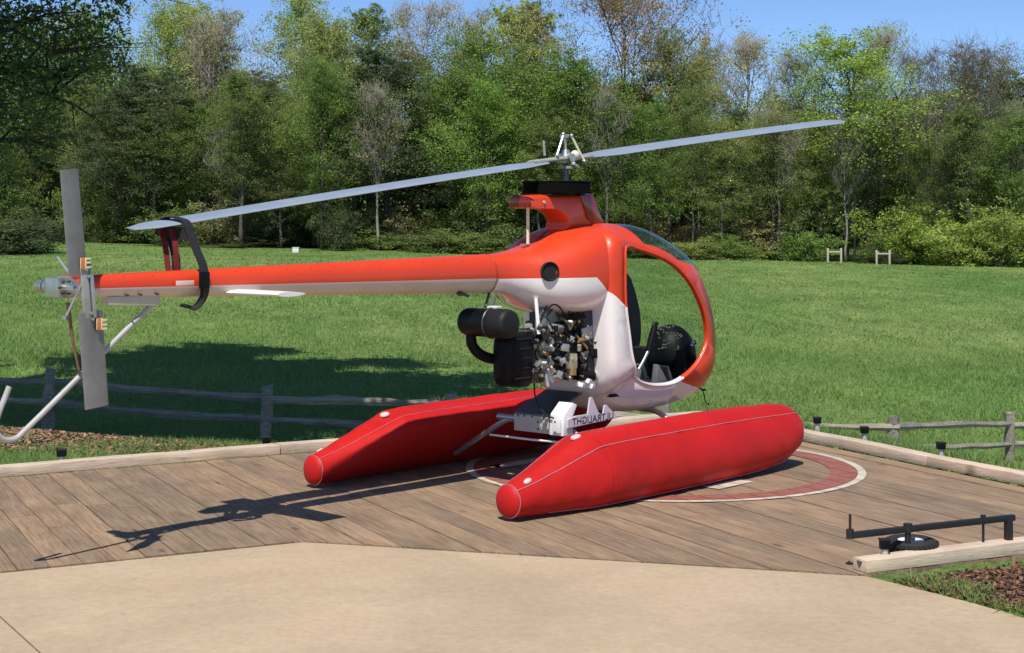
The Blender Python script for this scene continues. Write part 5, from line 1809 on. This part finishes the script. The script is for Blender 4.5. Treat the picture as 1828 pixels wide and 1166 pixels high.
def blades(n, xr, yr, h, w, seed, keep=None, lean=.5):
    rs = np.random.RandomState(seed)
    Y = yr[0] + (yr[1] - yr[0]) * rs.rand(n) ** (1.0)
    X = (xr[0] + (xr[1] - xr[0]) * rs.rand(n)) if xr else 0 * Y
    if keep is None:      # fill the strip that widens with distance
        half = .345 * Y + .8
        X = (rs.rand(n) * 2 - 1) * half
    m = ~on_hard(X, Y)
    if keep is not None: m &= keep(X, Y)
    X, Y = X[m], Y[m]
    n = len(X)
    Z = ground_z(X, Y) - .01
    hh = h * rs.uniform(.45, 1.3, n) * (1 + .25 * np.sin(X * 1.3) * np.sin(Y * .9))
    az = rs.rand(n) * 2 * np.pi
    ww = w * rs.uniform(.6, 1.3, n)
    l = rs.normal(size=(n, 2)) * (hh * lean)[:, None]
    base = np.stack([X, Y, Z], 1)
    du = np.stack([np.cos(az) * ww, np.sin(az) * ww, 0 * az], 1)
    tip = base + np.stack([l[:, 0], l[:, 1], hh], 1)
    V = np.stack([base - du, base + du, tip], 1).reshape(-1, 3)
    tint = np.clip(.5 + .20 * np.sin(X * .35 + Y * .21 + np.sin(Y * .4)) * np.sin(Y * .27 + 1 + .5 * np.sin(X * .5)) + .14 * np.sin(X * .11 - Y * .6) + .14 * rs.normal(size=n), 0, 1)
    return V, np.arange(3 * n).reshape(n, 3), tint
parts = [blades(90000, None, (13.5, 24), .085, .006, 1), blades(110000, None, (24, 42), .085, .010, 2), blades(80000, None, (42, 66), .08, .016, 3), blades(40000, None, (66, 94), .07, .025, 4)]
Vs, Fs, Ts, off = [], [], [], 0
for v, f, t in parts:
    Vs.append(v); Fs.append(f + off); Ts.append(t); off += len(v)
o = link('meadow_grass', np_mesh('meadow_grass', np.concatenate(Vs), np.concatenate(Fs), GRASSB, attr=np.concatenate(Ts)))
tag(o, 'fresh green grass of the open meadow', 'grass', kind='stuff')
def lawn_keep(X, Y):
    a = X * A.x + Y * A.y; b_ = X * B.x + Y * B.y
    d = back_a_np(b_) - a
    return (d > .12) & (d < 1.5 + .2 * np.sin(X * 2) ) & (X < .5) & (X > -5.5)
def back_a_np(b_): return -9.43 - .66 * (b_ + .97) / 7.51
v, f, t = blades(90000, (-5.2, .5), (8.0, 13.5), .055, .0035, 6, lawn_keep)
v2, f2, t2 = blades(60000, (2.0, 8), (8.5, 16), .10, .006, 7, lambda X, Y: (X * B.x + Y * B.y) > 6.68)
o = link('lawn_grass', np_mesh('lawn_grass', np.concatenate([v, v2]), np.concatenate([f, f2 + len(v)]), GRASSB, attr=np.concatenate([t, t2])))
tag(o, 'short lawn grass beyond the kerb of the deck', 'grass', kind='stuff')
# grass fringe and mulch in the corner between concrete and timber
def fringe_keep(X, Y):
    cx = np.interp(Y, [4.0, 5.0, 5.55, 5.8, 5.975, 6.10, 6.25, 6.40, 6.52, 6.60, 6.75], [2.4, 2.2, 2.09, 2.02, 1.952, 1.885, 1.80, 1.70, 1.62, 1.57, 1.50])
    d = X - cx
    return (d > .02) & (d < .13 + .05 * np.sin(Y * 9) + .10 * (Y > 6.35)) & (Y < 6.72)
v, f, t = blades(26000, (1.45, 3.0), (5.0, 6.75), .05, .004, 8, fringe_keep, lean=.8)
o = link('corner_grass', np_mesh('corner_grass', v, f, GRASSB, attr=t))
tag(o, 'ragged grass fringe along the curved concrete edge', 'grass', kind='stuff')

def chips(n, sampler, size, seed, mname, cols, name, label, lift=.004):
    rs = np.random.RandomState(seed)
    X, Y = sampler(rs, n)
    n = len(X)
    C = np.stack([X, Y, ground_z(X, Y) + lift + rs.rand(n) * .012], 1)
    V, F = leaf_quads(C, size, rs, aspect=.38, up=1.4)
    m = leaf_mat(mname, cols, trans=.08, obj_col=False, hue=.55)
    o = link(name, np_mesh(name, V, F, m, attr=rs.rand(n)))
    tag(o, label, 'mulch', kind='stuff')
def samp_right(rs, n):
    X = rs.uniform(1.5, 4.2, n); Y = rs.uniform(4.8, 7.9, n)
    m = ~on_hard(X, Y)
    cx = np.interp(Y, [4.0, 5.0, 5.55, 5.8, 5.975, 6.10, 6.25, 6.40, 6.52, 6.60, 6.75], [2.4, 2.2, 2.09, 2.02, 1.952, 1.885, 1.80, 1.70, 1.62, 1.57, 1.50])
    m &= X > cx + .02
    return X[m], Y[m]
chips(36000, samp_right, .032, 31, 'brown_leaf_mulch', (.20, .105, .062, 1), 'leaf_mulch', 'brown leaf mulch in the corner beside the front timber')
def samp_left(rs, n):
    X = rs.uniform(-5.5, -.8, n); Y = rs.uniform(9.5, 14.5, n)
    a = X * A.x + Y * A.y; b_ = X * B.x + Y * B.y
    d = back_a_np(b_) - a
    pl_ = np.clip(.95 * (-X - 1.45), 0, 4.5)
    m = (d > pl_ * .55 + .12 + .12 * np.sin(X * 2.3) * np.sin(Y * 1.7) + rs.rand(n) * .3) & (d < pl_ + 2.0)
    return X[m], Y[m]
chips(26000, samp_left, .05, 32, 'tan_leaf_litter', (.27, .17, .105, 1), 'leaf_litter', 'tan leaf litter strip between lawn and rail fence at the left')
# bare soil under the mulch
def soil(poly, name, lab):
    bm = bmesh.new()
    vs_ = [bm.verts.new((x, y, 0)) for x, y in poly]
    bm.faces.new(vs_)
    for it in range(5):
        bmesh.ops.subdivide_edges(bm, edges=[e for e in bm.edges if e.calc_length() > .35], cuts=1, use_grid_fill=True)
    bmesh.ops.triangulate(bm, faces=bm.faces)
    for v in bm.verts: v.co.z = float(ground_z(v.co.x, v.co.y)) + .004
    o = finish(bm, name, mat('dark_soil', (.085, .055, .036), .95, var=.4, vscale=14, bump=.6, bscale=40), None)
    tag(o, lab, kind='structure')
soil([(1.70, 6.60), (1.80, 6.42), (1.92, 6.25), (2.06, 6.0), (2.14, 5.75), (2.20, 5.5), (2.33, 5.0), (4.2, 5.0), (4.2, 7.6), (3.4, 7.45)], 'mulch_bed', 'dark soil of the mulched corner bed')

# ================================================================== FENCE, LIGHTS, FRAMES
fence = empty('split_rail_fence', (0, 20, 0))
tag(fence, 'weathered grey two-rail split rail fence beyond the deck', 'fence')
posts = [(-8.7, 19.8, -.25, .85), (-5.90, 20.0, -.35, .84), (-3.14, 20.0, -.575, .86), (-.78, 20.0, -.66, .86), (1.95, 20.0, -.80, .86), (4.88, 20.0, -.945, .86), (6.84, 21.5, -1.09, .84), (9.4, 22.5, -1.15, .84)]
def rough_post(x, y, top, h, seed):
    rr = random.Random(seed)
    zg = float(ground_z(x, y))
    zb = min(zg, top - h) - .1
    n = 7
    rings = []
    for i in range(n + 1):
        t = i / n
        z = zb + (top - zb) * t
        w0 = .078 + rr.uniform(-.012, .012)
        rings.append([(x + w0 * math.cos(2 * math.pi * k / 7) * (1 + rr.uniform(-.22, .22)) + .02 * math.sin(t * 3 + seed), y - 0 + w0 * .8 * math.sin(2 * math.pi * k / 7), z + (rr.uniform(-.03, .03) if i == n else 0)) for k in range(7)])
    bm = loft('post', [[(p[0], p[1] - 20, p[2]) for p in r] for r in rings], None)
    return finish(bm, 'post', FENCEW, fence, smooth=0)
for i, (x, y, top, h) in enumerate(posts):
    rough_post(x, y, top, h, i + 3)
rr = random.Random(8)
for i in range(len(posts) - 1):
    (x0, y0, t0, h0), (x1, y1, t1, h1) = posts[i], posts[i + 1]
    for dz in (.16, .43):
        n = 8
        rings = []
        bow = rr.uniform(-.03, .02)
        e0, e1 = rr.uniform(-.02, .02), rr.uniform(-.02, .02)
        for k in range(n + 1):
            t = k / n
            px_ = x0 - .05 + (x1 - x0 + .1) * t; py_ = y0 + (y1 - y0) * t - 20 + (.02 if i % 2 else -.02)
            pz_ = (t0 - dz + e0) * (1 - t) + (t1 - dz + e1) * t + bow * math.sin(math.pi * t) + rr.uniform(-.010, .010)
            r_ = .048 + rr.uniform(-.012, .012)
            rings.append([(px_, py_ + r_ * .8 * math.cos(2 * math.pi * j / 6), pz_ + r_ * math.sin(2 * math.pi * j / 6) * (1 + rr.uniform(-.25, .25))) for j in range(6)])
        bm = loft('rail', rings, None)
        finish(bm, 'rail', FENCEW, fence, smooth=0)

def deck_light(x, y, top, label, zb=None, w=.05):
    z0 = float(ground_z(x, y)) if zb is None else zb
    r = empty('deck_light', (x, y, z0))
    tag(r, label, 'light', 'low lights around the deck')
    h = top - z0
    box('light_cap', (0, 0, h - .018), (w, w, .036), BLACK, r, bevel=.003)
    box('light_cap_lid', (0, 0, h + .004), (w * 1.12, w * 1.12, .008), BLACK_M, r, bevel=.002)
    cyl('lens', (0, 0, h - .075), (0, 0, h - .037), .016, mat('frosted_lens', (.42, .42, .40), .35, spec=.5), r, seg=16)
    box('light_stake', (0, 0, (h - .075) / 2), (.036, .036, h - .075), mat('grey_stake', (.30, .27, .22), .7, var=.3, vscale=30), r, bevel=.003)
    return r
def out_back(b_, d): 
    p = ab(back_a(b_) - d, b_); return p.x, p.y
deck_light(-2.745, 9.56, .115, 'low black-capped light behind the left kerb, near the tail skid')
deck_light(-1.62, 10.35, .085, 'low light behind the kerb between tail rotor and far float')
deck_light(2.37, 10.55, .125, 'low black-capped light by the bow of the near float')
deck_light(2.68, 9.80, .125, 'low black-capped light between the two right fence posts')
deck_light(3.03, 9.16, .13, 'low black-capped light at the right picture edge')
deck_light(2.13, 10.95, .14, 'low black light just past the float bow, half hidden')
deck_light(1.625, 6.84, .115, 'low light in front of the tyre at the end of the timber', zb=.001, w=.042)
deck_light(2.385, 7.20, .135, 'low light behind the front timber at the right edge', zb=.001, w=.042)

# wooden entrance frames at the far wood edge
def h_frame(x0, x1, y, label):
    z0 = float(ground_z((x0 + x1) / 2, y))
    r = empty('wooden_frame', ((x0 + x1) / 2, y, z0))
    tag(r, label, 'gate')
    PALE = mat('pale_post', (.46, .40, .31), .85, var=.2)
    w = (x1 - x0) / 2
    for s in (-1, 1):
        box('post', (s * w, 0, .42), (.11, .11, .90), PALE, r, bevel=.01)
    box('rail', (0, 0, .66), (2 * w - .11, .07, .09), PALE, r, bevel=.01)
h_frame(18.52, 19.30, 92.0, 'left one of two small wooden frames at the wood edge')
h_frame(21.38, 22.14, 92.0, 'right one of two small wooden frames at the wood edge')
r = empty('white_box', (-12.4, 90, float(ground_z(-12.4, 90))))
tag(r, 'small white box standing at the foot of the wood above the tail boom', 'box')
box('body', (0, 0, .14), (.36, .3, .28), WHITE_M, r, bevel=.01)
box('lid', (0, 0, .295), (.40, .34, .03), WHITE_M, r, bevel=.005)

# ================================================================== DOLLY AND TYRE
BSTEEL = mat('black_painted_steel', (.014, .013, .013), .5, var=.3, vscale=20)
p0 = Vector((1.47, 6.82, .135)); p1 = Vector((2.285, 7.142, .160))
dol = empty('ground_handling_bar', (p0.x, p0.y, 0), math.atan2(p1.y - p0.y, p1.x - p0.x))
tag(dol, 'black steel handling bar with upright rods lying beside the tyre', 'steel bar')
L_ = math.hypot(p1.x - p0.x, p1.y - p0.y)
bm = bmesh.new()
bm_box(bm, (L_ / 2, 0, .150), (L_, .027, .027), Euler((0, R(-1.2), 0)))
bar = finish(bm, 'bar', BSTEEL, dol, bevel=.003)
box('leg', (L_ - .03, 0, .085), (.030, .030, .150), BSTEEL, dol, bevel=.003)
cyl('rod', (.0, 0, .15), (.0, 0, .232), .006, BSTEEL, dol, seg=8)
cyl('rod_collar', (.0, 0, .128), (.0, 0, .168), .017, BSTEEL, dol, seg=14, bevel=.003)
cyl('rod', (L_ - .17, -.0, .175), (L_ - .17, -.0, .045), .006, BSTEEL, dol, seg=8)
cyl('rod_collar', (L_ - .17, 0, .168), (L_ - .17, 0, .182), .012, BSTEEL, dol, seg=10)
cyl('axle_boss', (.30, -.0, .135), (.30, 0, .172), .020, BSTEEL, dol, seg=16, bevel=.003)
cyl('axle', (.30, 0, .02), (.30, 0, .14), .014, BSTEEL, dol, seg=12)
cyl('low_rod', (.02, -.03, .022), (.19, -.05, .028), .007, BSTEEL, dol, seg=8)
cyl('low_rod_end', (.0, -.03, .022), (.03, -.03, .022), .011, BSTEEL, dol, seg=8)
def tyre(x, y, z):
    r = empty('tyre', (x, y, z))
    r.scale = (.88, .88, .88)
    tag(r, 'small black treaded tyre with white hub lying flat under the bar', 'tyre')
    prof = [(.062, .012), (.082, .002), (.105, .0), (.125, .008), (.132, .024), (.132, .078), (.125, .094), (.105, .102), (.082, .098), (.062, .085)]
    bm = bmesh.new()
    n = 48
    rings = [[bm.verts.new((p[0] * math.cos(2 * math.pi * k / n), p[0] * math.sin(2 * math.pi * k / n), p[1])) for p in prof] for k in range(n)]
    for k in range(n):
        a, b_ = rings[k], rings[(k + 1) % n]
        for i in range(len(prof)):
            j = (i + 1) % len(prof)
            bm.faces.new((a[i], a[j], b_[j], b_[i]))
    bmesh.ops.recalc_face_normals(bm, faces=bm.faces)
    t = finish(bm, 'tyre_casing', RUBBER, r, smooth=50)
    bm = bmesh.new()
    for k in range(30):
        a = 2 * math.pi * k / 30
        for row, zz in enumerate((.022, .050, .078)):
            aa = a + (row % 2) * math.pi / 30
            bm_box(bm, (.134 * math.cos(aa), .134 * math.sin(aa), zz), (.010, .018, .016), Euler((0, 0, aa)))
    tag(finish(bm, 'tread', RUBBER, t, smooth=0), kind='stuff')
    cyl('hub', (0, 0, .01), (0, 0, .092), .066, mat('white_hub', (.74, .74, .74), .4), r, seg=28, bevel=.004)
    cyl('hub_cap', (0, 0, .092), (0, 0, .104), .022, STEEL, r, seg=16, bevel=.002)
tyre(1.785, 7.02, .001)
